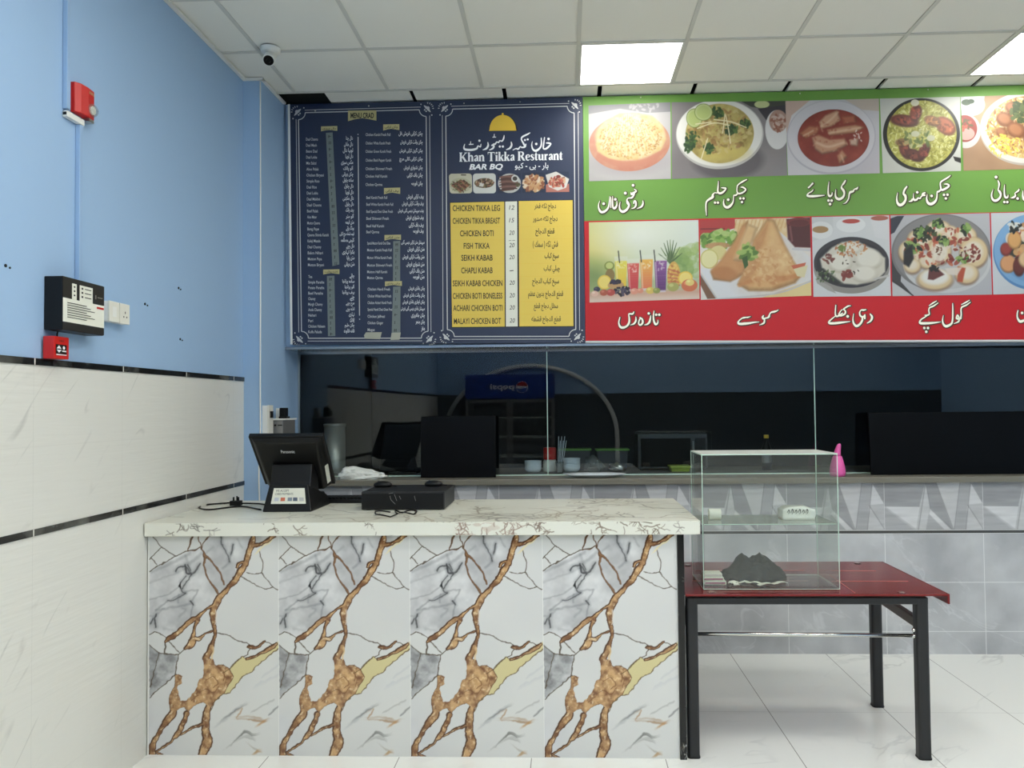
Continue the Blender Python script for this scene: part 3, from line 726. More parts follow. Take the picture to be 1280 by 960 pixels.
word(mb2, 'urdu_title', 575, 160, 9.143, [
 [(985, 172, 8), (1010, 172, 18), (1038, 182, 14), (1000, 225, 20), (970, 240, 16), (952, 228, 14), (958, 170, 14), (966, 108, 10)],
 [(928, 115, 10), (930, 180, 15), (915, 225, 18), (870, 260, 24), (835, 245, 18), (820, 200, 12), (826, 155, 6)],
 [(800, 55, 8), (770, 72, 16), (715, 100, 18), (702, 130, 14), (725, 175, 18), (740, 205, 16)],
 [(752, 185, 12), (742, 215, 18), (705, 222, 14), (690, 212, 10), (665, 240, 18), (640, 235, 12), (605, 252, 8)],
 [(585, 160, 9), (590, 195, 18), (570, 230, 20), (530, 248, 8)],
 [(505, 85, 8), (498, 120, 16), (480, 150, 14), (455, 145, 12), (440, 165, 14), (420, 160, 12), (400, 185, 16), (385, 180, 10), (375, 205, 12)],
 [(392, 70, 7), (390, 102, 10)], [(375, 105, 9), (408, 104, 9)],
 [(362, 200, 12), (378, 190, 14), (388, 212, 16), (370, 236, 18), (335, 252, 7)],
 [(318, 165, 9), (322, 200, 18), (300, 235, 20), (262, 250, 7)],
 [(240, 185, 9), (232, 215, 14), (205, 205, 12), (190, 235, 20), (130, 250, 24), (60, 245, 22), (45, 220, 14), (54, 185, 7)],
 [(122, 155, 7), (120, 185, 9)], [(105, 188, 10), (150, 186, 10)]],
 [(1012, 125, 26), (872, 182, 26), (742, 138, 22), (774, 130, 22), (455, 212, 24), (490, 212, 24), (222, 145, 24)], 'ink_w', fat=1.1)
GL = {
 'K': (1.0, [[(.17, 0, .2), (.17, 1, .2)], [(0, .03, .07), (.36, .03, .07)], [(0, .97, .07), (.36, .97, .07)], [(.76, .95, .09), (.27, .42, .09)], [(.40, .54, .2), (.76, .04, .2)], [(.6, .97, .07), (.92, .97, .07)], [(.56, .03, .07), (.98, .03, .07)]]),
 'h': (.72, [[(.15, 0, .19), (.15, 1, .19)], [(0, .97, .06), (.14, .97, .06)], [(.22, .52, .08), (.34, .64, .11), (.48, .62, .16), (.54, .46, .19)], [(.54, .5, .19), (.54, 0, .19)], [(0, .03, .06), (.3, .03, .06)], [(.4, .03, .06), (.7, .03, .06)]]),
 'a': (.58, [[(.1, .5, .13), (.22, .63, .09), (.38, .6, .15), (.42, .44, .18)], [(.42, .46, .18), (.42, .1, .18)], [(.42, .1, .14), (.54, .04, .07)], [(.42, .37, .07), (.2, .3, .1), (.13, .15, .17), (.22, .05, .11), (.42, .15, .06)]]),
 'n': (.72, [[(.15, 0, .19), (.15, .66, .19)], [(0, .63, .06), (.14, .63, .06)], [(.22, .52, .08), (.34, .64, .11), (.48, .62, .16), (.54, .46, .19)], [(.54, .5, .19), (.54, 0, .19)], [(0, .03, .06), (.3, .03, .06)], [(.4, .03, .06), (.7, .03, .06)]]),
 'T': (.9, [[(.43, 0, .2), (.43, 1, .2)], [(.03, .955, .09), (.83, .955, .09)], [(.05, .97, .07), (.04, .7, .02)], [(.81, .97, .07), (.82, .7, .02)], [(.24, .03, .07), (.62, .03, .07)]]),
 'i': (.36, [[(.17, 0, .19), (.17, .66, .19)], [(0, .63, .06), (.16, .63, .06)], [(.02, .03, .06), (.33, .03, .06)], [(.16, .87, .2), (.17, .9, .2)]]),
 'k': (.7, [[(.15, 0, .19), (.15, 1, .19)], [(0, .97, .06), (.14, .97, .06)], [(.54, .62, .08), (.22, .28, .08)], [(.32, .42, .18), (.55, .03, .18)], [(.4, .63, .06), (.64, .63, .06)], [(0, .03, .06), (.3, .03, .06)], [(.4, .03, .06), (.7, .03, .06)]]),
 'R': (.92, [[(.17, 0, .2), (.17, 1, .2)], [(.02, .965, .07), (.45, .965, .07)], [(.4, .96, .08), (.58, .9, .15), (.64, .74, .2), (.56, .57, .15), (.4, .51, .07)], [(.17, .51, .07), (.42, .51, .07)], [(.44, .5, .2), (.74, .04, .2)], [(.7, .03, .06), (.9, .03, .06)], [(0, .03, .07), (.36, .03, .07)]]),
 'e': (.57, [[(.12, .37, .06), (.46, .37, .07)], [(.46, .38, .13), (.43, .58, .12), (.28, .64, .07), (.13, .52, .17), (.1, .3, .19), (.18, .08, .14), (.34, .03, .09), (.5, .13, .05)]]),
 's': (.5, [[(.4, .5, .05), (.37, .61, .07), (.22, .64, .08), (.11, .54, .14), (.2, .4, .17), (.34, .29, .17), (.39, .15, .13), (.26, .03, .08), (.11, .06, .06), (.07, .19, .05)]]),
 't': (.43, [[(.2, .9, .03), (.19, .66, .18)], [(.18, .66, .19), (.18, .16, .19), (.25, .05, .12), (.4, .1, .04)], [(.01, .64, .06), (.38, .64, .06)]]),
 'u': (.72, [[(.15, .66, .19), (.15, .22, .19), (.24, .06, .14), (.42, .13, .07)], [(.53, 0, .19), (.53, .66, .19)], [(0, .63, .06), (.15, .63, .06)], [(.38, .63, .06), (.53, .63, .06)], [(.53, .03, .06), (.69, .03, .06)]]),
 'r': (.5, [[(.15, 0, .19), (.15, .66, .19)], [(0, .63, .06), (.14, .63, .06)], [(.22, .46, .08), (.3, .6, .12), (.42, .58, .16)], [(0, .03, .06), (.32, .03, .06)]]), ' ': (.34, [])}
F = Flat(lambda x, y, l: on_board(x, y, l*.4+.001)); txt_ = 'Khan Tikka Resturant'
adv = sum(GL[c][0] for c in txt_); kx = (703.6-574.2)/adv; x = 574.2
for ci_, c in enumerate(txt_):
    if c == ' ': F.obj('title_word', M['ink_w'], mb2); F = Flat(lambda x, y, l: on_board(x, y, l*.4+.001))
    for st_ in GL[c][1]:
        F.stroke([(x+p[0]*kx, 202.1-(x-574.2)*.018-p[1]*11.4, p[2]*kx*1.15 if abs(st_[0][1]-st_[-1][1]) > .05 else p[2]*11.4) for p in st_], smooth=len(st_) > 2, cap=(c == 'i' and st_[0][1] > .8))
    x += GL[c][0]*kx
F.obj('title_word', M['ink_w'], mb2)
F = Flat(lambda x, y, l: on_board(x, y, l+.001)); F.text('BAR BQ', 586.5, 628.6, 205, 213.6, shear=.22, bold=.035, tilt=-.012); TEXT_PARTS.append((F, 'barbecue_lettering', 'ink_w', mb2))
F = Flat(lambda x, y, l: on_board(x, y, l+.001)); F.text('بار - بی - کیو', 643.6, 685.5, 203.2, 212.6, rtl=True, bold=.015); TEXT_PARTS.append((F, 'urdu_barbecue_lettering', 'ink_w', mb2))
# price table
for nm, q, mt_ in (('dish_column', [(562.8, 253.6), (630.2, 252), (631, 408.2), (565.2, 408.8)], 'ink_y'), ('price_column', [(631.6, 252), (646.4, 251.6), (647.2, 408), (632.4, 408.2)], 'paper'), ('arabic_column', [(648.4, 251.4), (715.8, 250.2), (716.8, 407.6), (649.2, 408)], 'ink_y')):
    F = Flat(lambda x, y, l: on_board(x, y, l+.0008)); F.poly([q[0], q[3], q[2], q[1]]); o_ = F.obj(nm, M[mt_], mb2)
F = Flat(lambda x, y, l: on_board(x, y, l+.0002)); F.poly([(562.2, 253), (564.6, 409.6), (717.6, 408.4), (716.6, 249.6)]); F.obj('table_border', M['ink_k'], mb2)
ys = [260.3, 276.2, 291.8, 307.4, 322.3, 338.1, 354.2, 370, 385.2, 401.5]
en = [('CHICKEN TIKKA LEG', 565.8, 625), ('CHICKEN TIKKA BREAST', 565.8, 625), ('CHICKEN BOTI', 575, 617), ('FISH TIKKA', 579.6, 612), ('SEIKH KABAB', 576.6, 615.8), ('CHAPLI KABAB', 576.6, 615.8), ('SEIKH KABAB CHICKEN', 565.8, 628), ('CHICKEN BOTI BONELESS', 566, 628), ('ACHARI CHICKEN BOTI', 566.5, 628), ('MALAYI CHICKEN BOT', 567.4, 626.3)]
ar = [('دجاج تكه فخر', 668, 695), ('دجاج تكه صدور', 666.3, 696.8), ('قطع الدجاج', 669.4, 693), ('فش تكه ( سمك )', 666, 697.4), ('سيخ كباب', 680.7, 698.4), ('چبلي كباب', 679.7, 699.8), ('سيخ كباب الدجاج', 665.3, 698.8), ('قطع الدجاج بدون عظم', 660.2, 704), ('مخلل دجاج قطع', 667.3, 697.4), ('قطع الدجاج قشطه', 664.3, 701)]
pr = ['12', '15', '20', '20', '20', '-', '20', '20', '20', '20']
for i, y in enumerate(ys):
    nt('english_dish_name', 'ink_k', mb2, .0016).text(en[i][0], en[i][1], en[i][2], y-3.7, y+3.7, bold=.012, tilt=-.006)
    nt('arabic_dish_name', 'ink_k', mb2, .0016).text(ar[i][0], ar[i][1], ar[i][2], y-6.6, y+3.6, rtl=True, bold=.012)
    FP = nt('handwritten_price', 'ink_k', mb2, .0016)
    if pr[i] == '-': FP.stroke([(637.5, y+.5, 1), (641.5, y, 1)], smooth=False)
    else: FP.text(pr[i], 636.2+.08*i, 642.8+.1*i, y-3.6, y+1.8, shear=.2)
FP = nt('handwritten_price', 'ink_k', mb2, .0016); FP.stroke([(636, 300.8, .5), (639, 300.6, .5)], smooth=False); FP.stroke([(640.5, 300.5, .5), (643.6, 300.4, .5)], smooth=False)
for i in range(9):
    yy = (ys[i]+ys[i+1])/2
    F = Flat(lambda x, y, l: on_board(x, y, l+.0012)); F.stroke([(564.5, yy+.1, .35), (629.5, yy-.4, .35)], smooth=False, cap=False).stroke([(650, yy-.6, .35), (715, yy-1.2, .35)], smooth=False, cap=False).obj('row_line', M['ink_dome'], mb2)
# small dish pictures
def quad_at(q, lift=.0012): return [at(x, y, Y=YB-lift) for x, y in q]
def small(i, q):
    P = Paint((0, 0, 220, 190), 64, (40, 54, 82))
    if i == 0:
        P.poly(rrect(0, 0, 220, 190, 34), (226, 220, 192)); P.ell(110, 112, 104, 70, (206, 202, 168)); P.poly([(20, 115), (110, 55), (205, 105), (105, 180)], (132, 92, 62))
        for k in range(6): P.stroke([(28+30*k*.75, 112-10*k*.9), (108+19*k*.9, 176-13*k)], 15, ((176, 120, 86), (118, 70, 50))[k % 2])
        P.specks(60, 110, 120, 100, 60, (4, 12), [(120, 130, 70), (90, 60, 44)], seed=3); P.stroke([(120, 14), (160, 16)], 10, (70, 62, 56))
    elif i == 1:
        P.poly(rrect(0, 0, 220, 190, 34), (236, 236, 228)); P.ell(108, 92, 92, 46, (96, 70, 50)); P.specks(90, 108, 88, 84, 38, (6, 20), [(150, 104, 74), (70, 48, 38), (204, 170, 140), (112, 100, 60)], seed=4); P.specks(8, 85, 110, 20, 14, (10, 20), [(240, 236, 226)], seed=2)
    elif i == 2:
        P.ell(112, 96, 108, 92, (216, 216, 210)); P.poly([(28, 28), (150, 14), (204, 108), (150, 160), (40, 172)], (112, 76, 66))
        for k in range(6): P.stroke([(20, 40+24*k), (90, 30+24*k), (180, 46+20*k)], 11, ((146, 104, 92), (84, 54, 48))[k % 2])
        P.ell(164, 52, 34, 34, (230, 230, 226)); P.ell(164, 52, 22, 20, (78, 70, 62)); P.specks(24, 190, 110, 20, 14, (6, 12), [(90, 84, 52)], seed=6)
    elif i == 3:
        P.ell(110, 100, 96, 84, (70, 60, 58), .5, soft=14); P.specks(190, 110, 102, 92, 72, (10, 34), [(236, 206, 160), (214, 150, 96), (250, 232, 204), (160, 92, 60), (226, 176, 120)], seed=8)
    else:
        P.poly([(0, 120), (30, 110), (110, 170), (220, 110), (220, 190), (0, 190)], (206, 128, 110)); P.poly([(100, 0), (220, 70), (190, 150), (110, 176), (30, 140), (0, 30)], (240, 236, 228)); P.specks(120, 108, 96, 78, 44, (8, 22), [(222, 112, 86), (186, 70, 56), (240, 190, 150), (150, 80, 56)], seed=9); P.ell(120, 46, 22, 14, (150, 60, 50))
    a = quad_at(q); me = P.mesh('dish_picture', a[0], a[1], a[2], a[3]); put(bpy.data.objects.new('dish_picture', me), M['print'], mb2)
for i, q in enumerate(([(561, 217.2), (589.8, 216.8), (590.2, 241.6), (562.2, 242)], [(591, 217), (619.6, 216.6), (620, 241.6), (591.6, 241.8)], [(622, 216.8), (650.8, 216.4), (651.2, 241.2), (622.4, 241.4)], [(652.6, 216), (681, 215.4), (681.4, 240.6), (653, 240.8)], [(682, 214.8), (711, 214.4), (711.6, 239.8), (682.6, 240.2)])): small(i, q)

es = [at(361.4, 130.5, Y=YB), at(364.6, 430.5, Y=YB)]
MB().hexa([(es[1].x-.008, YB-.003, es[1].z), (es[1].x+.006, YB-.003, es[1].z), (es[1].x+.006, YB-.0005, es[1].z), (es[1].x-.008, YB-.0005, es[1].z), (es[0].x-.008, YB-.003, es[0].z), (es[0].x+.006, YB-.003, es[0].z), (es[0].x+.006, YB-.0005, es[0].z), (es[0].x-.008, YB-.0005, es[0].z)]).obj('white_edge_strip', M['white_p'], mb1)
# ------------------------------------------------------------------ the green and red food banner
fb = thing('food_banner', 'wide green and red banner of food photographs with Urdu dish names', 'banner', tuple(at(731, 300, Y=YB+.02)))
def edge(px): return 121.2-(px-730)*.0272, 428.6-(px-730)*.0028
def strip(name, top, bot, mt_, x1=1460, lift=0):
    a = [Vector((XJOIN+.001, YB-lift, at(730, top(730), Y=YB).z)), at(x1, top(x1), Y=YB-lift), at(x1, bot(x1), Y=YB-lift), Vector((XJOIN+.001, YB-lift, at(730, bot(730), Y=YB).z))]; b = [Vector((p.x, YW+.0185, p.z)) for p in a]
    return MB().hexa([a[3], a[2], b[2], b[3], a[0], a[1], b[1], b[0]]).obj(name, M[mt_], fb)
mid = lambda x: 276.4-(x-730)*.0215
strip('green_field', lambda x: edge(x)[0], mid, 'green')
strip('red_field', mid, lambda x: 426.0-(x-730)*.0028, 'redv')
strip('white_hem', lambda x: 426.1-(x-730)*.0028, lambda x: 428.6-(x-730)*.0028, 'ink_s')
for x_, y_ in ((801, 121.6), (1000, 116.8), (1160, 112)):
    p = on_board(x_, y_); MB().cyl((p.x, YB, p.z), (p.x, YB-.004, p.z), .005, .004, 10).obj('screw', M['steel'], fb)
def photo(P, q, label):
    a = quad_at(q); me = P.mesh('food_photo', a[0], a[1], a[2], a[3]); o = bpy.data.objects.new('food_photo', me); put(o, M['print'], fb); o['label'] = label
RG = lambda s: np.random.default_rng(s)
# 1 naan
P = Paint((52, 92, 540, 552), 190, (226, 226, 230)); P.poly([(52, 92), (540, 92), (540, 150), (400, 152), (240, 120), (52, 145)], (172, 174, 182)); P.specks(20, 400, 120, 130, 22, (6, 16), [(214, 214, 220)], seed=2)
P.ell(300, 430, 235, 88, (196, 192, 200), .5, soft=16); P.ell(295, 328, 240, 170, (232, 162, 134)); P.tex(P.mask(295, 328, 238, 168), (224, 142, 116), (240, 184, 150), 60, 3)
P.poly([(95, 330), (130, 250), (190, 180), (235, 148), (330, 150), (430, 170), (490, 230), (512, 310), (480, 380), (380, 410), (250, 432), (170, 420), (105, 372)], (250, 228, 158), soft=5)
m = P.mask(300, 290, 205, 142, 6); P.tex(m, (246, 214, 130), (253, 242, 196), 22, 8)
for k in range(17): P.stroke([(290+(k-8)*12, 150+abs(k-8)*6), (300+(k-8)*22, 410-abs(k-8)*7)], 5, (254, 246, 214), .75)
P.specks(420, 300, 300, 185, 125, (3, 8), [(214, 160, 86), (196, 138, 72), (226, 178, 104)], seed=4, a=.7); P.stroke([(110, 400, 20), (240, 455, 34), (400, 440, 30), (510, 370, 16)], 20, (228, 150, 122), .8, soft=4)
P.a *= np.array((.84, .82, .80)); photo(P, [(735.6, 132), (838, 127.8), (838.6, 223.6), (736.4, 226.6)], 'photo of a round sesame bread')
# 2 haleem
P = Paint((545, 85, 1228, 530), 240, (132, 126, 126)); P.tex(np.ones_like(P.X), (122, 116, 116), (150, 144, 144), 300, 2, 2); P.ell(880, 430, 210, 110, (92, 86, 90), .7, soft=10)
P.poly([(960, 85), (1228, 85), (1228, 130), (1130, 140), (1020, 118)], (70, 72, 62)); P.ell(1085, 105, 45, 22, (204, 212, 150)); P.poly([(1060, 130), (1228, 110), (1228, 240), (1110, 200)], (62, 58, 66))
P.ell(1172, 256, 70, 116, (222, 220, 218)); P.ell(1180, 205, 54, 66, (176, 140, 124)); P.specks(40, 1185, 215, 45, 50, (8, 20), [(150, 92, 70), (206, 180, 166)], seed=3)
P.ell(832, 276, 260, 204, (196, 192, 186)); P.ell(830, 270, 254, 194, (236, 234, 226)); P.ell(832, 272, 203, 174, (186, 166, 96)); m = P.mask(832, 272, 200, 171); P.tex(m, (158, 138, 72), (204, 188, 108), 46, 5); P.ell(860, 385, 130, 52, (210, 190, 98), .8, soft=14)
P.specks(330, 830, 250, 185, 130, (8, 22), [(186, 152, 90), (156, 114, 66), (214, 194, 134), (136, 112, 58), (196, 180, 104)], seed=7, a=.6)
for cx, cy, r in ((670, 300, 46), (650, 345, 30), (820, 150, 36), (900, 250, 34), (985, 215, 26), (770, 360, 26)): P.specks(26, cx, cy, r, r*.9, (8, 20), [(62, 92, 48), (88, 118, 60), (44, 70, 40)], seed=int(cx), a=.9)
for cx, cy, rx, ry in ((682, 180, 48, 56), (737, 146, 54, 50)): P.ell(cx, cy, rx, ry, (120, 140, 62)); P.ell(cx, cy, rx*.93, ry*.93, (196, 208, 140)); P.ell(cx, cy, rx*.75, ry*.75, (186, 200, 120))
for q in ([(700, 240), (800, 210), (890, 225)], [(865, 160), (850, 270)], [(870, 170), (885, 250), (895, 330)], [(800, 190), (900, 205), (990, 240)], [(760, 300), (720, 420)], [(690, 215), (780, 205)]): P.stroke(q, 6, (240, 230, 186))
photo(P, [(839.4, 127.8), (982.2, 126.2), (984, 219.4), (840, 223.6)], 'photo of a bowl of yellow stew with lime slices')
# 3 curry
P = Paint((28, 122, 522, 520), 190, (206, 202, 206)); P.tex(np.ones_like(P.X), (196, 190, 196), (222, 220, 222), 260, 3, 2); P.poly([(28, 122), (160, 122), (60, 200), (28, 300)], (206, 176, 160)); P.poly([(340, 122), (522, 122), (522, 190), (430, 180)], (200, 184, 170))
P.ell(266, 322, 236, 196, (186, 182, 190)); P.ell(266, 318, 230, 190, (214, 210, 214)); P.ell(278, 326, 190, 152, (118, 38, 28)); P.tex(P.mask(278, 326, 187, 149), (128, 40, 26), (158, 62, 44), 70, 6)
for pts, c in (([(205, 240), (240, 205), (300, 180), (318, 230), (270, 262), (215, 275)], (206, 156, 122)), ([(248, 285), (330, 270), (400, 262), (440, 275), (395, 300), (260, 312)], (196, 142, 106)), ([(165, 325), (200, 312), (260, 340), (340, 336), (352, 365), (290, 398), (215, 412), (180, 385)], (200, 146, 112)), ([(100, 300), (150, 262), (205, 270), (190, 300), (130, 325)], (182, 112, 76)), ([(300, 430), (325, 400), (348, 430), (310, 468)], (196, 136, 98)), ([(330, 215), (395, 210), (400, 245), (340, 250)], (176, 98, 66)), ([(370, 345), (412, 335), (405, 372), (372, 368)], (210, 174, 150))):
    P.poly(pts, tuple(v*.62 for v in c), soft=5); P.poly([((x-270)*.97+268, (y-300)*.95+297) for x, y in pts], c, soft=5)
P.specks(50, 268, 310, 130, 95, (5, 12), [(168, 100, 70), (146, 66, 44), (206, 160, 130)], seed=5, a=.45); P.specks(8, 410, 305, 26, 50, (4, 12), [(226, 206, 196)], seed=8)
for q, w_ in (([(215, 262), (262, 232), (305, 190)], 9), ([(255, 300), (330, 288), (420, 276)], 10), ([(190, 350), (250, 372), (330, 352)], 12), ([(120, 310), (170, 285)], 8), ([(318, 420), (330, 455)], 7)): P.stroke(q, w_, (234, 200, 168), .7, soft=4)
photo(P, [(981.6, 126.4), (1098.6, 123.2), (1099.6, 216.6), (985, 219.2)], 'photo of meat pieces in dark red curry')
# 4 mandi
P = Paint((522, 112, 948, 510), 175, (208, 208, 198)); P.poly([(905, 430), (948, 440), (948, 468), (915, 455)], (36, 34, 32)); P.ell(738, 310, 206, 194, (30, 30, 28)); P.ell(740, 308, 186, 180, (178, 172, 62)); P.tex(P.mask(740, 308, 184, 178), (150, 146, 48), (206, 200, 96), 16, 4)
P.specks(600, 740, 308, 178, 172, (4, 8), [(214, 210, 118), (236, 232, 160), (140, 136, 44), (196, 190, 84)], el=3.4, seed=6)
for cx, cy, rx, ry, ro, c in ((650, 235, 76, 32, 8, (126, 52, 34)), (712, 195, 30, 44, 20, (140, 60, 36)), (868, 268, 60, 42, 40, (190, 98, 50)), (800, 240, 44, 26, 20, (170, 110, 52)), (650, 390, 30, 52, -20, (120, 54, 36)), (700, 420, 52, 30, 25, (104, 48, 34)), (750, 400, 26, 46, 30, (116, 50, 36)), (640, 350, 40, 20, 0, (150, 108, 60))):
    P.ell(cx, cy, rx, ry, tuple(v*.6 for v in c), 1, ro, 4); P.ell(cx-4, cy-4, rx*.84, ry*.8, c, 1, ro, 6); P.specks(14, cx, cy, rx*.7, ry*.7, (5, 14), [tuple(min(255, v*1.4) for v in c), tuple(v*.6 for v in c)], seed=int(cx), a=.6)
P.specks(40, 715, 330, 80, 45, (8, 20), [(196, 196, 140), (92, 112, 48), (84, 108, 46), (176, 176, 110)], seed=9, a=.7); P.ell(708, 140, 22, 18, (226, 222, 196)); P.ell(788, 330, 22, 16, (206, 204, 166)); P.ell(705, 305, 22, 16, (206, 204, 166))
photo(P, [(1099.8, 123.2), (1200.2, 121), (1201.2, 213.6), (1103.6, 216.4)], 'photo of spiced chicken on yellow rice in a black pan')
# 5 biryani
P = Paint((945, 100, 1420, 498), 210, (178, 142, 108)); P.tex(np.ones_like(P.X), (164, 128, 96), (192, 156, 118), 200, 4, 3); P.poly([(945, 100), (1075, 100), (1060, 180), (945, 230)], (206, 206, 202)); P.ell(1008, 146, 66, 58, (226, 228, 226)); P.ell(1008, 140, 46, 36, (208, 210, 206)); P.ell(975, 132, 26, 16, (72, 96, 66)); P.ell(1000, 128, 18, 12, (60, 84, 58))
P.ell(965, 285, 82, 92, (214, 208, 204)); P.ell(962, 272, 66, 72, (156, 58, 46)); P.ell(968, 300, 46, 34, (206, 164, 152)); P.specks(20, 960, 250, 40, 30, (8, 16), [(196, 90, 66), (96, 90, 50)], seed=3)
P.ell(1296, 282, 254, 196, (192, 182, 168)); P.ell(1296, 276, 250, 190, (228, 222, 212)); P.ell(1300, 274, 220, 166, (206, 168, 92)); P.tex(P.mask(1300, 274, 218, 164), (170, 122, 66), (230, 204, 134), 20, 6); P.specks(700, 1290, 274, 212, 158, (4, 9), [(232, 212, 150), (222, 182, 88), (150, 98, 56), (240, 228, 190)], el=3, seed=3)
for cx, cy, r in ((1180, 230, 50), (1240, 290, 54), (1330, 330, 60), (1160, 300, 34), (1220, 170, 40), (1340, 200, 60)): P.ell(cx, cy, r, r*.8, (124, 76, 48), .9, 20, 5); P.ell(cx-6, cy-6, r*.7, r*.5, (176, 118, 78), .9, 30, 6)
P.specks(60, 1270, 190, 60, 60, (10, 24), [(70, 84, 50), (96, 110, 66)], seed=5); P.specks(60, 1180, 370, 90, 60, (5, 10), [(236, 206, 70)], el=3, seed=8)
photo(P, [(1200.8, 121), (1312, 117.4), (1313, 210.4), (1204.6, 213.4)], 'photo of a plate of biryani rice with dips')
# 6 juices
P = Paint((50, 70, 655, 520), 230, (226, 232, 216)); u = (P.X-50)/605; v = (P.Y-70)/450
P.a[:] = np.array([206, 218, 150])*(1-u)[..., None]+np.array([226, 236, 228])*u[..., None]; P.ell(80, 200, 150, 130, (238, 222, 110), .8, soft=60); P.ell(60, 380, 120, 90, (126, 152, 84), .85, soft=50); P.ell(330, 150, 200, 110, (240, 244, 232), .9, soft=70)
P.specks(40, 610, 300, 90, 90, (40, 80), [(150, 182, 92), (176, 200, 120), (122, 160, 84)], el=1, a=.45, seed=4); P.all(np.clip((v-.68)*14, 0, 1)*.5, (150, 168, 110)); P.all(np.clip((v-.845)*20, 0, 1), (216, 176, 150)); P.all(np.clip((v-.91)*16, 0, 1), (232, 206, 190))
P.stroke([(498, 310, 60), (498, 200, 10)], 20, (92, 120, 74), .0)
for a in (-66, -48, -30, -14, 0, 14, 30, 48, 66): P.stroke([(498, 310, 12), (498+70*math.sin(math.radians(a)), 310-130*math.cos(math.radians(a)), 3)], 8, (86, 112, 70) if a % 4 else (112, 136, 84))
P.ell(515, 385, 36, 82, (226, 176, 74)); P.specks(40, 515, 385, 30, 74, (10, 16), [(196, 130, 56), (240, 200, 96)], el=1.2, seed=3)
for i in range(5): P.stroke([(485, 345+i*24), (546, 366+i*18)], 9, (198, 88, 66), .6)
for x0, x1, y0, y1, top, botc in ((192, 260, 290, 440, (240, 226, 70), (244, 200, 40)), (260, 326, 305, 458, (226, 84, 70), (212, 40, 56)), (330, 402, 285, 455, (246, 186, 60), (232, 112, 70)), (408, 478, 295, 468, (146, 88, 160), (96, 44, 116))):
    for k in range(12):
        f = k/12; P.poly([(x0+8*f, y0+(y1-y0)*f), (x1-8*f, y0+(y1-y0)*f), (x1-8*(f+.09), y0+(y1-y0)*(f+.085)), (x0+8*(f+.09), y0+(y1-y0)*(f+.085))], tuple(top[j]*(1-f)+botc[j]*f for j in range(3)))
    P.poly([(x0-3, y0-24), (x1+3, y0-24), (x1+1, y0+4), (x0-1, y0+4)], (236, 240, 226), .55); P.stroke([(x0+8, y0), (x0+14, y1-10)], 7, (255, 250, 230), .45); P.poly([(x0+8, y1-6), (x1-8, y1-6), (x1-8, y1+6), (x0+8, y1+6)], (226, 220, 226), .8); P.specks(12, (x0+x1)/2, y0+30, 24, 24, (5, 10), [(255, 255, 240)], seed=int(x0), a=.4)
for x_, y_ in ((218, 300), (338, 300), (414, 300)): P.stroke([(x_, y_), (x_-6, y_-64)], 6, (58, 60, 54))
P.ell(162, 318, 28, 26, (134, 148, 62)); P.ell(162, 316, 20, 18, (206, 214, 122)); P.ell(165, 370, 26, 36, (150, 124, 66)); P.ell(134, 408, 38, 40, (244, 206, 60)); P.ell(134, 408, 31, 33, (250, 226, 110)); P.ell(578, 400, 40, 40, (244, 200, 60)); P.ell(578, 400, 33, 33, (250, 226, 120)); P.ell(196, 426, 44, 22, (200, 156, 100)); P.specks(30, 194, 408, 34, 10, (10, 16), [(54, 44, 74), (40, 34, 54)], el=1, seed=5)
P.specks(46, 232, 460, 42, 26, (10, 16), [(42, 34, 56), (26, 24, 36), (80, 70, 96)], el=1, seed=6)
for x_, y_, r, c in ((168, 466, 24, (190, 72, 60)), (130, 466, 22, (186, 90, 60)), (298, 464, 22, (234, 156, 130)), (330, 462, 18, (230, 150, 120)), (385, 462, 24, (226, 196, 90)), (510, 446, 32, (176, 176, 96)), (600, 440, 44, (214, 110, 60)), (602, 424, 24, (240, 214, 120)), (92, 446, 18, (60, 56, 76)), (420, 464, 20, (150, 160, 80)), (80, 470, 20, (236, 190, 170))): P.ell(x_, y_, r, r*.8, c); P.ell(x_-r*.3, y_-r*.3, r*.4, r*.3, tuple(min(255, q+50) for q in c), .6)
photo(P, [(736.2, 278), (873, 275), (874.4, 373.6), (737, 378.2)], 'photo of four coloured juices with fruit')
# 7 samosas
P = Paint((662, 58, 1278, 505), 230, (232, 226, 218)); P.poly([(662, 58), (880, 58), (900, 100), (662, 160)], (182, 42, 40)); P.stroke([(670, 110), (800, 112)], 8, (130, 26, 28)); P.tex(np.clip((P.Y-58 < 130)*(P.X > 860)*(P.X < 1150), 0, 1)*1.0, (226, 190, 130), (240, 220, 178), 30, 5)
for k in range(14): P.stroke([(850+k*22, 140-k*2), (868+k*22, 66)], 6, (214, 164, 98), .7)
P.specks(70, 770, 168, 95, 42, (16, 36), [(112, 160, 56), (150, 190, 84), (86, 128, 44), (182, 206, 120)], seed=4); P.ell(760, 205, 70, 18, (206, 140, 96), .8)
P.poly([(662, 330), (720, 330), (1100, 130), (1278, 290), (1278, 420), (1080, 480), (760, 500)], (226, 228, 232)); P.poly([(662, 360), (750, 500), (700, 500), (662, 420)], (128, 92, 66)); P.stroke([(662, 355), (752, 500)], 8, (196, 196, 200)); P.poly([(1080, 480), (1278, 415), (1278, 505), (1000, 505)], (236, 214, 150)); P.stroke([(760, 503), (1080, 484), (1278, 420)], 9, (200, 202, 208))
P.ell(765, 245, 46, 40, (222, 210, 140)); P.ell(714, 278, 50, 54, (206, 196, 110)); P.ell(714, 278, 44, 48, (236, 230, 168))
def tri(pts, c):
    P.poly(pts, tuple(v*.72 for v in c), soft=5); cx = sum(p[0] for p in pts)/len(pts); cy = sum(p[1] for p in pts)/len(pts)
    P.poly([((x-cx)*.93+cx-4, (y-cy)*.93+cy-5) for x, y in pts], c, soft=8)
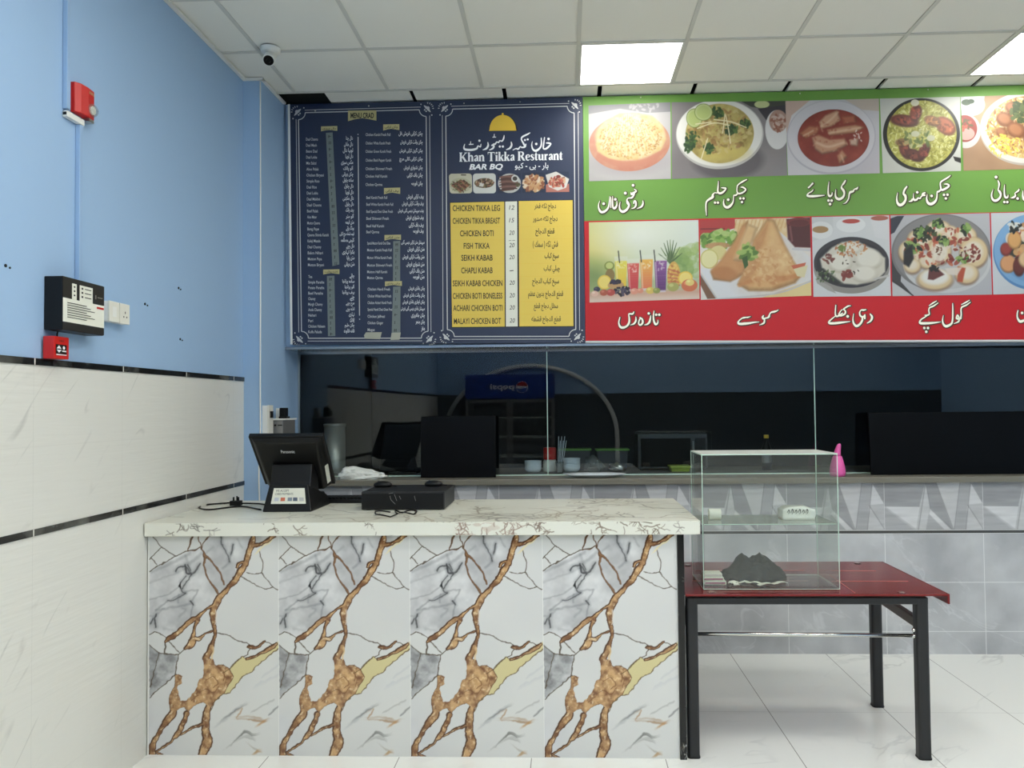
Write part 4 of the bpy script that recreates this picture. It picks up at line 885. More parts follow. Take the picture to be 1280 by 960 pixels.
tri([(930, 70), (900, 100), (860, 180), (780, 290), (720, 350), (735, 395), (830, 410), (910, 370), (940, 260)], (206, 146, 84)); tri([(935, 90), (985, 110), (960, 180), (900, 300), (850, 290)], (226, 186, 128)); P.ell(800, 360, 72, 36, (190, 124, 66), .9, 10, 6)
tri([(1040, 60), (1078, 70), (1130, 200), (1180, 300), (1230, 380), (1190, 430), (1060, 470), (930, 465), (868, 425), (920, 330), (960, 180)], (220, 166, 100)); P.poly([(1050, 75), (1030, 160), (990, 260), (960, 370), (900, 420), (880, 415), (930, 320), (970, 180)], (198, 138, 78), .8, soft=6); P.poly([(1060, 80), (1170, 300), (1200, 370), (1040, 400), (990, 380), (1030, 220)], (232, 190, 128), .8, soft=14)
P.stroke([(880, 430, 20), (980, 400, 26), (1120, 400, 30), (1215, 385, 26)], 20, (204, 134, 70), .9, soft=5); m = P.mask(1040, 330, 170, 150, 60)*.35; P.tex(m, (186, 120, 62), (244, 212, 156), 34, 7); P.specks(70, 1040, 330, 140, 120, (8, 18), [(240, 208, 150), (190, 124, 64)], seed=2, a=.4)
P.specks(34, 935, 250, 46, 40, (14, 30), [(122, 160, 62), (164, 194, 96), (88, 128, 46)], seed=8); P.poly([(895, 280), (925, 265), (930, 320), (910, 340)], (62, 96, 40))
P.poly([(1145, 66), (1278, 60), (1278, 232), (1190, 226), (1152, 180)], (84, 26, 28), soft=3); P.ell(1215, 84, 66, 26, (120, 44, 40)); P.ell(1215, 90, 54, 18, (96, 28, 28)); P.stroke([(1165, 110), (1175, 190)], 12, (140, 84, 84), .7); P.stroke([(1180, 236), (1278, 246)], 14, (206, 204, 208)); P.poly([(1168, 330), (1250, 315), (1240, 345), (1180, 350)], (206, 100, 62)); P.poly([(1180, 350), (1260, 330), (1240, 400), (1200, 390)], (226, 216, 170))
photo(P, [(874.6, 275), (1012.6, 271.6), (1014.2, 369.6), (876, 374.8)], 'photo of two golden samosas on a white plate')
# 8 dahi bhalle
P = Paint((66, 46, 514, 508), 185, (214, 216, 218)); P.poly([(66, 46), (190, 46), (190, 140), (66, 190)], (206, 208, 210)); P.ell(118, 124, 70, 50, (226, 228, 228)); P.ell(116, 120, 46, 20, (170, 132, 82)); P.ell(292, 96, 84, 44, (230, 232, 232)); P.ell(294, 76, 50, 13, (186, 60, 48)); P.poly([(400, 46), (514, 46), (514, 190), (430, 170)], (220, 220, 222)); P.ell(458, 62, 50, 14, (176, 96, 74))
P.ell(290, 345, 218, 146, (150, 146, 138)); P.ell(290, 312, 216, 146, (54, 52, 58)); P.ell(290, 318, 200, 128, (38, 38, 42)); P.poly([(80, 400), (170, 450), (200, 490), (150, 470), (90, 430)], (170, 168, 160))
P.poly([(110, 290), (180, 225), (240, 195), (330, 195), (420, 240), (485, 290), (484, 370), (430, 420), (320, 442), (220, 432), (165, 390), (120, 340)], (214, 208, 192), soft=5)
for cx, cy, rx, ry in ((292, 225, 64, 36), (225, 305, 66, 58), (390, 290, 76, 60), (365, 375, 70, 48)): P.ell(cx, cy+8, rx, ry, (180, 170, 150), .7, soft=8); P.ell(cx, cy, rx*.94, ry*.9, (232, 228, 214), 1, 0, 8)
P.specks(64, 290, 232, 90, 46, (4, 11), [(196, 124, 66), (214, 160, 100), (170, 90, 48)], seed=4, a=.8); P.specks(12, 158, 285, 30, 24, (8, 16), [(96, 40, 34), (120, 56, 44)], seed=6, a=.8); P.specks(16, 265, 385, 30, 26, (10, 20), [(130, 52, 40)], seed=7); P.poly([(85, 350), (130, 345), (200, 400), (240, 432), (200, 440), (120, 410)], (44, 46, 40), .9, soft=5); P.specks(40, 140, 388, 64, 34, (5, 11), [(60, 84, 46), (170, 176, 150), (86, 110, 62)], seed=9, a=.7); P.specks(14, 240, 230, 20, 16, (8, 14), [(110, 136, 60)], seed=3); P.specks(10, 290, 320, 60, 60, (4, 9), [(60, 50, 40)], seed=11); P.stroke([(420, 410), (500, 392)], 12, (196, 192, 186))
photo(P, [(1014.6, 271.4), (1111.4, 269.2), (1113.6, 369.8), (1016.8, 371)], 'photo of yoghurt dumplings in a black dish')
# 9 gol gappe
P = Paint((518, 40, 1100, 504), 220, (186, 186, 190)); P.poly([(518, 60), (560, 46), (600, 46), (540, 140), (518, 150)], (52, 56, 70)); P.poly([(518, 260), (580, 300), (570, 420), (640, 500), (518, 430)], (70, 68, 70)); P.ell(810, 260, 290, 220, (124, 122, 122)); P.ell(812, 255, 280, 208, (138, 136, 136)); P.ell(840, 320, 255, 170, (206, 206, 206)); P.ell(842, 312, 240, 156, (192, 192, 192)); P.poly([(518, 420), (640, 500), (518, 500)], (198, 198, 200)); P.stroke([(518, 410), (640, 502)], 8, (60, 58, 58))
for cx, cy, rx, ry in ((800, 120, 70, 46), (870, 150, 44, 44), (690, 180, 76, 60), (955, 170, 66, 60), (630, 250, 70, 70), (800, 250, 70, 76), (1000, 260, 84, 90), (735, 310, 60, 40), (770, 410, 106, 62), (955, 380, 70, 60), (640, 330, 50, 44)):
    P.ell(cx, cy+8, rx, ry, (126, 92, 66), .8, soft=6); P.ell(cx, cy, rx*.96, ry*.94, (222, 196, 150), 1, 0, 5); P.ell(cx-2, cy-4, rx*.66, ry*.62, (232, 224, 206), .9, 0, 8)
P.specks(120, 800, 220, 210, 110, (10, 26), [(160, 62, 42), (196, 96, 60), (126, 44, 34), (226, 206, 180)], seed=5, a=.85); P.specks(46, 720, 150, 60, 40, (10, 22), [(42, 52, 36), (66, 84, 48)], seed=3)
for cx, cy, r in ((800, 95, 30), (640, 225, 46), (820, 195, 36), (935, 290, 34), (960, 130, 30), (690, 150, 34)): P.specks(22, cx, cy, r, r*.8, (10, 22), [(106, 146, 66), (146, 176, 92), (50, 70, 40), (34, 40, 34)], seed=int(cx))
P.poly([(592, 250), (640, 215), (650, 290), (620, 340), (588, 320)], (34, 32, 34), .95, soft=4); P.ell(770, 395, 80, 42, (234, 232, 224), 1, 0, 6); P.poly([(738, 345), (790, 352), (826, 385), (760, 415), (728, 410)], (92, 36, 34), .9, soft=3); P.specks(12, 770, 350, 30, 14, (8, 16), [(40, 40, 36)], seed=8); P.ell(800, 262, 44, 50, (232, 224, 206), .9, 0, 6); P.specks(10, 800, 255, 24, 30, (5, 10), [(110, 70, 50)], seed=2); P.poly([(905, 340), (950, 350), (930, 430), (900, 425)], (184, 76, 42), soft=3); P.poly([(830, 350), (930, 345), (900, 390), (850, 385)], (226, 214, 200), .9, soft=3); P.specks(30, 985, 270, 50, 50, (10, 20), [(142, 58, 44), (226, 214, 196), (110, 40, 36)], seed=12)
photo(P, [(1113, 269.2), (1237, 266.4), (1240, 368.2), (1115.6, 370.2)], 'photo of filled crisp puffs on a grey plate')
# 10 chaat on blue plate
P = Paint((1105, 36, 1560, 498), 180, (208, 212, 216)); P.ell(1345, 262, 232, 214, (84, 136, 188)); P.ell(1345, 254, 226, 206, (124, 172, 216)); P.ell(1350, 262, 192, 172, (112, 160, 206))
P.specks(60, 1330, 220, 120, 110, (30, 60), [(222, 170, 108), (150, 60, 46), (234, 214, 186), (206, 140, 84), (60, 60, 44), (120, 56, 50)], el=1.3, seed=6)
for cx, cy, rx, ry, c in ((1200, 322, 48, 50, (220, 158, 104)), (1262, 340, 34, 52, (110, 52, 44)), (1188, 240, 32, 36, (156, 62, 52)), (1240, 190, 40, 50, (222, 166, 96)), (1320, 300, 60, 50, (226, 190, 140))): P.ell(cx, cy+6, rx, ry, tuple(v*.7 for v in c), 1, 0, 4); P.ell(cx, cy, rx*.92, ry*.9, c, 1, 0, 5)
P.specks(26, 1245, 120, 40, 26, (10, 22), [(40, 44, 40), (226, 226, 216)], seed=3)
photo(P, [(1238.6, 266.4), (1336, 264.2), (1337.4, 365.8), (1241.6, 368.2)], 'photo of a snack mix on a blue plate')
# dish names in Urdu script
SH = (.6, 2.1)
word(fb, 'dish_name', 740, 225, 17.07, [
 [(1085, 440, 12), (1085, 510, 34), (1050, 570, 36), (960, 612, 10)],
 [(890, 500, 20), (900, 450, 26), (930, 460, 34), (935, 540, 36), (900, 590, 28), (840, 612, 8)],
 [(900, 195, 12), (945, 235, 26), (870, 285, 46)],
 [(832, 270, 20), (845, 310, 34), (905, 290, 22), (850, 375, 36), (775, 385, 20), (745, 430, 26), (762, 485, 54), (788, 545, 40), (740, 630, 44), (660, 675, 54), (600, 640, 40), (585, 560, 24), (602, 465, 8)],
 [(530, 450, 12), (528, 540, 28), (486, 600, 48), (450, 585, 32), (440, 490, 24), (440, 350, 12)],
 [(378, 350, 10), (368, 480, 24), (345, 590, 34), (270, 670, 46), (190, 680, 50), (145, 605, 32), (140, 525, 18), (165, 445, 8)],
 [(400, 360, 10), (404, 450, 22), (402, 585, 22)]],
 [(875, 112, 56), (710, 280, 60), (497, 412, 56), (248, 505, 58)], 'ink_cream', .0022, SH)
word(fb, 'dish_name', 870, 220, 17.07, [
 [(955, 240, 16), (1000, 240, 34), (1060, 290, 30), (1000, 350, 36), (920, 375, 36), (880, 345, 26), (872, 280, 24), (882, 205, 24)],
 [(880, 208, 22), (930, 160, 28), (1010, 110, 34), (1082, 75, 18)], [(890, 370, 30), (850, 410, 32), (808, 412, 24), (800, 470, 18)],
 [(800, 440, 18), (792, 540, 26), (755, 610, 46), (680, 668, 56), (612, 645, 46), (587, 575, 30), (597, 495, 10)],
 [(540, 250, 14), (590, 255, 34), (640, 265, 26), (580, 340, 40), (510, 370, 46), (466, 330, 36), (470, 230, 26), (478, 110, 10)],
 [(470, 355, 28), (430, 362, 22), (400, 355, 18), (358, 400, 40), (352, 450, 56), (290, 490, 46), (230, 540, 34), (212, 600, 30), (212, 720, 28), (222, 840, 12)]],
 [(688, 505, 60), (945, 478, 52), (1015, 478, 52), (980, 556, 52), (405, 568, 54), (468, 568, 54)], 'ink_cream', .0022, SH)
word(fb, 'dish_name', 1000, 220, 16, [
 [(1160, 220, 12), (1132, 255, 40), (1092, 262, 20), (1060, 305, 40), (1010, 322, 46), (985, 360, 30), (970, 450, 26), (920, 530, 20), (860, 556, 6)],
 [(908, 90, 26), (872, 150, 36), (840, 190, 20), (832, 240, 38), (870, 290, 46), (885, 350, 36), (860, 420, 42), (790, 462, 52), (730, 440, 46), (708, 380, 30), (716, 270, 10)],
 [(645, 330, 14), (635, 380, 28), (595, 402, 46), (566, 360, 34), (565, 240, 24), (580, 110, 8)],
 [(252, 148, 36), (205, 200, 26), (172, 230, 34)], [(265, 270, 12), (230, 310, 24), (165, 350, 24), (150, 395, 40), (240, 405, 48), (370, 396, 36), (492, 385, 10)]],
 [(570, 490, 54), (632, 492, 54), (600, 562, 54)], 'ink_cream', .0022, SH)
word(fb, 'dish_name', 1110, 215, 14.22, [
 [(1110, 60, 10), (1060, 100, 24), (960, 160, 26), (930, 200, 24), (938, 280, 28), (960, 320, 34), (1030, 290, 36), (1085, 245, 28), (1050, 215, 28), (1000, 215, 12)],
 [(945, 310, 28), (900, 348, 30), (875, 352, 20), (868, 450, 24), (840, 520, 38), (770, 568, 50), (712, 548, 44), (687, 480, 28), (696, 400, 10)],
 [(655, 370, 28), (625, 385, 36), (612, 412, 30), (655, 412, 28)], [(620, 412, 24), (588, 440, 22), (570, 470, 26), (535, 462, 24), (510, 490, 32), (465, 495, 36), (450, 440, 16), (455, 378, 8)],
 [(470, 502, 28), (432, 482, 26), (420, 512, 34), (370, 526, 12)],
 [(332, 260, 26), (292, 320, 32), (275, 385, 34), (305, 420, 46), (312, 490, 38), (270, 560, 46), (210, 586, 52), (165, 540, 38), (155, 460, 22), (170, 368, 8)]],
 [(775, 425, 48), (520, 360, 46), (995, 405, 46), (1058, 403, 46), (1028, 470, 46)], 'ink_cream', .0022, SH)
word(fb, 'dish_name', 1225, 210, 17.45, [
 [(393, 275, 18), (415, 340, 34), (408, 420, 24), (396, 475, 24), (430, 520, 48), (452, 580, 38), (430, 650, 42), (360, 708, 52), (290, 698, 46), (252, 620, 32), (260, 540, 20), (285, 465, 8)],
 [(615, 590, 14), (600, 640, 32), (560, 640, 48), (535, 590, 34), (530, 480, 24), (535, 365, 10)],
 [(852, 455, 12), (840, 490, 32), (800, 522, 28), (762, 552, 16), (772, 605, 32), (730, 640, 42), (668, 656, 10)],
 [(935, 500, 16), (935, 620, 36), (965, 690, 46), (1040, 700, 40), (1110, 620, 30), (1120, 500, 20)]],
 [(350, 198, 62), (530, 742, 54), (596, 742, 54), (820, 665, 58)], 'ink_cream', .0022, SH)
word(fb, 'dish_name', 765, 380, 18.29, [
 [(962, 158, 16), (946, 280, 34), (960, 400, 42), (1000, 465, 48), (1045, 430, 32), (1050, 365, 12)],
 [(886, 265, 18), (872, 350, 38), (850, 420, 46), (800, 465, 36), (738, 478, 10)],
 [(640, 310, 28), (690, 350, 40), (700, 430, 42), (650, 480, 42), (610, 450, 32), (620, 380, 32), (655, 315, 26)],
 [(545, 295, 18), (545, 380, 38), (500, 450, 38), (418, 482, 10)],
 [(500, 180, 22), (470, 225, 40), (400, 225, 34), (382, 245, 26), (395, 330, 38), (388, 430, 46), (330, 510, 46), (240, 540, 56), (180, 508, 46), (155, 420, 30), (180, 305, 20)]],
 [(1010, 245, 58), (1080, 245, 58), (840, 215, 58)], 'ink_cream', .0022, SH)
word(fb, 'dish_name', 910, 375, 17.07, [
 [(1072, 212, 16), (1035, 235, 26), (1000, 245, 38), (960, 255, 38), (920, 265, 32), (890, 300, 26), (875, 350, 44), (850, 375, 34), (800, 388, 30), (760, 400, 44), (738, 370, 42), (755, 335, 26)],
 [(780, 420, 30), (770, 480, 38), (730, 510, 32), (672, 532, 10)],
 [(480, 352, 12), (420, 370, 30), (390, 370, 24), (340, 378, 36), (300, 390, 28), (240, 436, 26), (217, 490, 42), (260, 510, 50), (350, 505, 54), (450, 495, 44), (560, 475, 28), (664, 468, 10)]],
 [], 'ink_cream', .0022, SH)
word(fb, 'dish_name', 1025, 370, 17.07, [
 [(1072, 385, 26), (1110, 450, 46), (1080, 530, 38), (1008, 578, 18)],
 [(985, 290, 14), (930, 300, 36), (880, 300, 26), (846, 350, 28), (860, 420, 36), (920, 450, 36), (960, 395, 20), (955, 480, 36)],
 [(905, 440, 34), (900, 520, 42), (850, 600, 46), (780, 640, 52), (722, 590, 42), (702, 500, 26), (716, 378, 10)],
 [(650, 208, 16), (600, 215, 30), (550, 245, 32), (505, 280, 28), (540, 320, 32), (530, 380, 36), (450, 420, 36), (402, 400, 32), (440, 320, 22), (480, 288, 18)],
 [(480, 365, 22), (400, 420, 36), (345, 430, 36), (326, 360, 28), (336, 198, 20)],
 [(330, 425, 22), (250, 490, 26), (198, 540, 36), (200, 578, 46), (300, 582, 50), (450, 566, 44), (642, 543, 12)]],
 [(590, 435, 62)], 'ink_cream', .0022, SH)
word(fb, 'dish_name', 1140, 370, 16, [
 [(1152, 82, 12), (1080, 125, 28), (988, 172, 14)], [(1168, 122, 14), (1090, 180, 30), (1002, 220, 30), (980, 270, 26), (984, 370, 30), (972, 450, 38)],
 [(970, 450, 36), (920, 455, 42), (890, 440, 36), (910, 378, 26), (940, 440, 32), (930, 510, 34), (838, 553, 10)],
 [(812, 148, 14), (815, 300, 28), (810, 480, 32), (780, 560, 42), (690, 604, 52), (632, 570, 42), (611, 490, 26), (626, 388, 10)],
 [(492, 98, 12), (420, 140, 28), (343, 192, 14)], [(522, 138, 14), (430, 200, 30), (352, 235, 28), (336, 290, 26), (345, 360, 28), (300, 385, 32), (258, 385, 18)],
 [(330, 370, 20), (260, 420, 24), (182, 470, 26), (155, 520, 38), (180, 545, 48), (300, 545, 48), (430, 536, 36), (574, 518, 10)]],
 [(245, 640, 54), (320, 640, 54), (285, 715, 54)], 'ink_cream', .0022, SH)
word(fb, 'dish_name', 1260, 380, 27.4, [[(340, 225, 36), (316, 330, 42), (322, 470, 56), (400, 588, 90), (500, 580, 90), (620, 500, 56), (640, 300, 40)]], [(480, 305, 92)], 'ink_cream', .0022, SH)
flush_text()
for F, nm, mt_, par in TEXT_PARTS: F.obj(nm, M[mt_], par)

# ------------------------------------------------------------------ service counter with marble-print panels
def marble_panel():
    P = Paint((22, 28, 1100, 1841), 250, (222, 222, 218)); B = 896
    P.tex(np.ones_like(P.X), (208, 208, 206), (216, 216, 212), 500, 2, 2); P.warp(9, 34, 41)
    def b(pts): return [(p[0], p[1]+B, *p[2:]) for p in pts]
    up = [(22, 325), (190, 228), (335, 155), (440, 135), (470, 150), (480, 70), (540, 28), (880, 28), (870, 100), (840, 200), (820, 250), (745, 290), (740, 380), (700, 440), (640, 500), (600, 530), (560, 600), (500, 640), (460, 690), (370, 720), (310, 780), (250, 840), (165, 870), (70, 825), (22, 850)]
    Q = Paint(P.r, 250, (0, 0, 0)).warp(9, 34, 41); Q.poly(up, (1, 1, 1)).poly([(900, 100), (880, 28), (1060, 28), (960, 100)], (1, 1, 1)); mk = Q.a[..., 0]
    P.tex(mk, (178, 178, 179), (220, 220, 219), 150, 5, 4, 2.0)
    for pts, w_, a in (([(40, 330), (200, 260), (360, 180)], 26, .25), ([(330, 200), (360, 260), (470, 170)], 24, .25), ([(22, 420), (200, 360), (330, 300)], 12, .2), ([(22, 560), (170, 520), (280, 450)], 8, .4), ([(80, 650), (200, 560), (330, 500)], 9, .5), ([(90, 650), (240, 620), (380, 590)], 14, .35), ([(390, 600), (380, 660), (375, 700)], 8, .5), ([(430, 480), (400, 540), (375, 580)], 9, .5), ([(300, 490), (420, 480)], 7, .4), ([(720, 100), (710, 170), (690, 240)], 16, .35), ([(640, 300), (690, 250)], 18, .3), ([(760, 60), (800, 130)], 8, .3), ([(300, 630), (330, 640), (280, 700)], 14, .25), ([(270, 520), (265, 580)], 10, .4), ([(22, 700), (70, 690), (150, 640)], 12, .3), ([(500, 180), (560, 120)], 16, .2), ([(150, 800), (240, 820)], 20, .15)):
        P.stroke(pts, w_, (96, 98, 102), a, soft=4)
    for pts, w_ in (([(245, 325), (272, 288), (330, 285), (360, 330), (385, 345), (415, 320), (445, 262)], 12), ([(325, 270), (335, 330), (372, 352)], 16), ([(350, 270), (372, 320)], 9), ([(380, 355), (330, 420), (305, 470)], 8), ([(330, 360), (290, 420)], 6), ([(300, 470), (300, 495), (330, 505)], 8), ([(370, 570), (392, 600)], 12), ([(80, 680), (75, 730), (80, 790)], 13), ([(60, 720), (40, 760)], 10), ([(625, 36), (625, 100), (670, 170), (694, 250)], 7), ([(720, 100), (705, 190)], 8), ([(330, 505), (240, 560), (180, 570)], 6)):
        P.stroke(pts, w_*1.3, (120, 122, 124), .5, soft=7, add=10); P.stroke(pts, w_*.8, (48, 48, 50), .8, soft=2.5)
    P.poly([(265, 450), (290, 415), (292, 475)], (36, 36, 38), soft=2)
    lo = b([(25, 30), (105, 105), (270, 120), (250, 275), (35, 470)]); P.poly(lo, (176, 177, 178)); Q = Paint(P.r, 250, (0, 0, 0)).warp(9, 34, 41); Q.poly(lo, (1, 1, 1)); P.tex(Q.a[..., 0]*.8, (120, 120, 120), (206, 206, 206), 70, 9, 4, 2.2)
    P.tex(np.clip((P.Y-1350)/300, 0, 1)*np.clip((260-P.X)/240, 0, 1), (190, 192, 196), (216, 216, 216), 240, 4)
    rs = random.Random(9)
    def smear(pts, w_, c, a):
        q = catmull(pts, 5); n = len(q)
        for k in range(9):
            o = rs.uniform(-1, 1)*w_*.8; i0 = rs.randint(0, n//3); i1 = rs.randint(2*n//3, n-1); ln = max(i1-i0, 1)
            P.stroke([(x+o*.5+rs.uniform(-2, 2), y-o+rs.uniform(-2, 2), max(w_*.42*math.sin(math.pi*(j+.3)/(ln+.6)), .6)) for j, (x, y) in enumerate(q[i0:i1+1])], 4, c, a*.42, soft=3.5, smooth=False)
    for pts, w_, c, a in ((b([(560, 720), (720, 590), (850, 500)]), 30, (168, 170, 172), .5), (b([(590, 680), (740, 580), (860, 510)]), 7, (110, 108, 104), .7), (b([(700, 640), (850, 635), (960, 655), (1040, 645)]), 16, (150, 112, 76), .8), (b([(720, 600), (800, 560), (760, 640), (890, 600)]), 8, (166, 128, 92), .7), (b([(870, 590), (1060, 490)]), 8, (140, 138, 134), .6), (b([(1020, 610), (1105, 530)]), 9, (92, 92, 92), .8), (b([(910, 710), (970, 665), (1010, 650)]), 12, (178, 130, 80), .8), (b([(600, 940), (720, 840), (820, 752), (880, 772), (955, 762)]), 12, (96, 96, 92), .85), (b([(720, 840), (820, 790), (900, 810), (920, 830)]), 14, (160, 160, 156), .7), (b([(830, 840), (900, 890), (960, 920)]), 5, (150, 140, 124), .7), (b([(870, 950), (920, 910), (970, 905)]), 14, (176, 140, 98), .8), (b([(900, 380), (1108, 280)]), 24, (200, 201, 202), .6), (b([(960, 300), (1108, 200)]), 14, (196, 197, 198), .6)):
        smear(pts, w_, c, a)
    dk = (92, 82, 70)
    for pts in ([(45, 28), (125, 122), (245, 198)], [(125, 122), (35, 215), (90, 270)], [(35, 215), (22, 230)], [(22, 325), (190, 228), (335, 155), (440, 135)], [(940, 160), (970, 260), (962, 342), (1055, 462), (1098, 478)], [(830, 340), (900, 350), (962, 342)], [(775, 370), (850, 400), (940, 455), (1000, 470), (1055, 462)], [(590, 833), (680, 850), (770, 905), (830, 915), (870, 945)], [(165, 880), (160, 1000)], [(190, 910), (275, 1000)], [(22, 850), (70, 828), (110, 840), (165, 872)],
                b([(105, 105), (35, 390)]), b([(160, 0), (155, 105)]), b([(270, 120), (340, 60)]), b([(870, 60), (840, 120), (790, 140), (690, 235)]), b([(985, 5), (1050, 40)]), b([(35, 470), (250, 280)]), b([(25, 30), (105, 105), (270, 120), (255, 200), (245, 280)])):
        P.stroke(pts, 7.5, dk, .95, smooth=False)
    ye = b([(690, 240), (800, 132), (830, 152), (900, 132), (1040, 72), (1100, 5), (1105, 60), (910, 215), (880, 260), (800, 297), (700, 430), (640, 435), (690, 330)])
    P.poly(ye, (212, 200, 148), soft=2); P.poly([(900, 190), (930, 145), (1050, 50), (1060, 62), (960, 140)], (232, 220, 176), soft=2)
    gold = np.clip((vnoise(P.X, P.Y, 40, 12, 5)-.5)*2.3+.5, 0, 1)[..., None]; gold = np.array((122, 84, 56.))*(1-gold)+np.array((204, 164, 116.))*gold
    hl = np.clip((vnoise(P.X, P.Y, 24, 15, 4)-.60)*5, 0, 1)[..., None]; gold = gold*(1-hl*.7)+np.array((246, 226, 184.))*hl*.7
    blob = b([(478, 150), (555, 165), (575, 210), (640, 205), (692, 240), (720, 300), (680, 380), (650, 430), (600, 465), (560, 520), (530, 560), (480, 505), (400, 540), (350, 585), (325, 548), (280, 556), (220, 612), (192, 520), (208, 430), (240, 380), (244, 290), (270, 280), (302, 296), (298, 350), (262, 375), (268, 450), (290, 500), (335, 500), (380, 450), (430, 380), (440, 330), (480, 300)])
    G = [[(890, 28, 24), (880, 90, 40), (850, 190, 36), (820, 270, 40), (780, 330, 48), (740, 400, 38), (690, 450, 30), (650, 500, 30), (610, 540, 42), (580, 600, 50), (557, 650, 46), (555, 720, 32), (570, 790, 22), (572, 850, 20), (560, 900, 26), (535, 970, 42), (500, 1045, 46)],
         [(885, 110, 30), (960, 96, 18), (1062, 32, 22)], [(560, 610, 20), (500, 640, 14), (440, 700, 24), (380, 730, 36), (320, 780, 28), (260, 840, 34), (190, 880, 32), (165, 905, 14)],
         [(430, 720, 26), (405, 790, 10), (395, 860, 26), (378, 925, 58), (330, 962, 16)], [(385, 890, 20), (440, 880, 28), (480, 850, 8), (550, 820, 5)], [(755, 290, 12), (765, 262, 14), (790, 250, 12), (820, 262, 12)],
         b([(520, 540, 30), (505, 600, 50), (495, 700, 58), (500, 760, 58), (510, 830, 72), (482, 900, 70), (462, 950, 50)]), b([(225, 600, 60), (170, 670, 48), (130, 730, 28), (90, 800, 28), (60, 850, 38), (50, 945, 48)]), b([(340, 600, 34), (310, 680, 28), (270, 760, 34), (220, 820, 12), (130, 890, 7), (85, 920, 10), (140, 945, 6)]), b([(465, 688, 14), (370, 730, 9), (290, 775, 6)]), b([(850, 50, 10), (880, 58, 20), (930, 50, 8), (985, 5, 8)]), b([(830, 152, 8), (900, 132, 10), (1040, 60, 26), (1080, 30, 16)])]
    br = [[(470, 150, 14), (490, 200, 26), (540, 240, 18), (610, 330, 16), (645, 432, 14)], [(490, 210, 14), (485, 290, 14), (520, 390, 14), (570, 460, 18), (605, 525, 22)], [(550, 24, 8), (482, 72, 9), (465, 140, 10)], [(428, 28, 8), (448, 90, 9), (465, 150, 10)], [(385, 28, 20), (366, 90, 16), (343, 150, 7)], [(335, 155, 7), (400, 150, 9), (450, 130, 9)]]
    for g in G: P.stroke(g, 10, (84, 56, 38), 1, add=14)
    P.poly([((x-430)*1.02+430, (y-1270)*1.02+1270) for x, y in blob], (92, 62, 40))
    for g in br: P.stroke(g, 10, (98, 72, 52), 1, soft=1.5)
    for g in br[:2]: P.stroke([(x+2, y, w_*.35) for x, y, w_ in g], 4, (150, 112, 80), .8)
    P.poly(blob, gold)
    for g in G: P.stroke([(x+2, y+1, w_*.86) for x, y, w_ in g], 10, gold)
    for pts in (b([(1105, 62), (910, 215), (880, 262), (800, 298), (700, 432), (640, 437), (570, 505), (540, 575)]), b([(640, 270), (700, 235), (800, 130), (830, 152)])): P.stroke(pts, 7, (104, 84, 54), .9, smooth=False)
    P.ell(565, 1235, 60, 50, (226, 184, 126), .55, 30, 16); P.stroke(b([(560, 60), (548, 160)]), 14, (226, 196, 146), .8); P.stroke([(582, 640), (576, 760)], 10, (228, 214, 196), .8)
    for pts in ([(575, 200), (650, 270), (640, 330)], [(500, 330), (560, 300), (600, 350), (560, 390)], [(450, 430), (500, 400), (560, 430), (600, 380)], [(600, 230), (660, 300), (650, 380)], [(380, 500), (430, 450)]): P.stroke(b(pts), 6, (110, 70, 42), .7)
    P.a[:1] = P.a[:1]*.6+90*.4; P.a[-1:] = P.a[-1:]*.8+30
    return P
BX0, BX1, BYF = -1.925, .497, 3.72
sc = thing('service_counter', 'white counter base clad in gold-veined marble-print panels standing on the floor', 'counter', ((BX0+BX1)/2, 4.1, 0))
MB().box((XL+.005, BYF+.006, .0), (BX1, 4.56, 1.003)).obj('carcass', M['white_p'], sc)
mp = marble_panel(); pw = (BX1-BX0)/4
mep = mp.mesh('front_panel', (0, 0, 1.002), (pw-.002, 0, 1.002), (pw-.002, 0, .004), (0, 0, .004)); mep.materials.append(M['print_tile'])
for i in range(4):
    o = bpy.data.objects.new('front_panel', mep); put(o, None, sc); o.matrix_parent_inverse = Matrix.Translation(-sc.location); o.location = (BX0+pw*i, BYF+.0055, 0)
MB().box((BX1+.0005, BYF-.002, 0), (BX1+.03, 4.56, 1.003)).obj('side_panel', M['granite'], sc)['label'] = 'black flecked granite end panel'
tag(MB().box((XL+.006, 3.69, 1.0045), (.597, 4.592, SLAB_Z)).obj('countertop', M['slab'], bevel=.002), 'white veined marble slab lying on the marble-print counter', 'countertop')
ctop = bpy.data.objects['countertop']
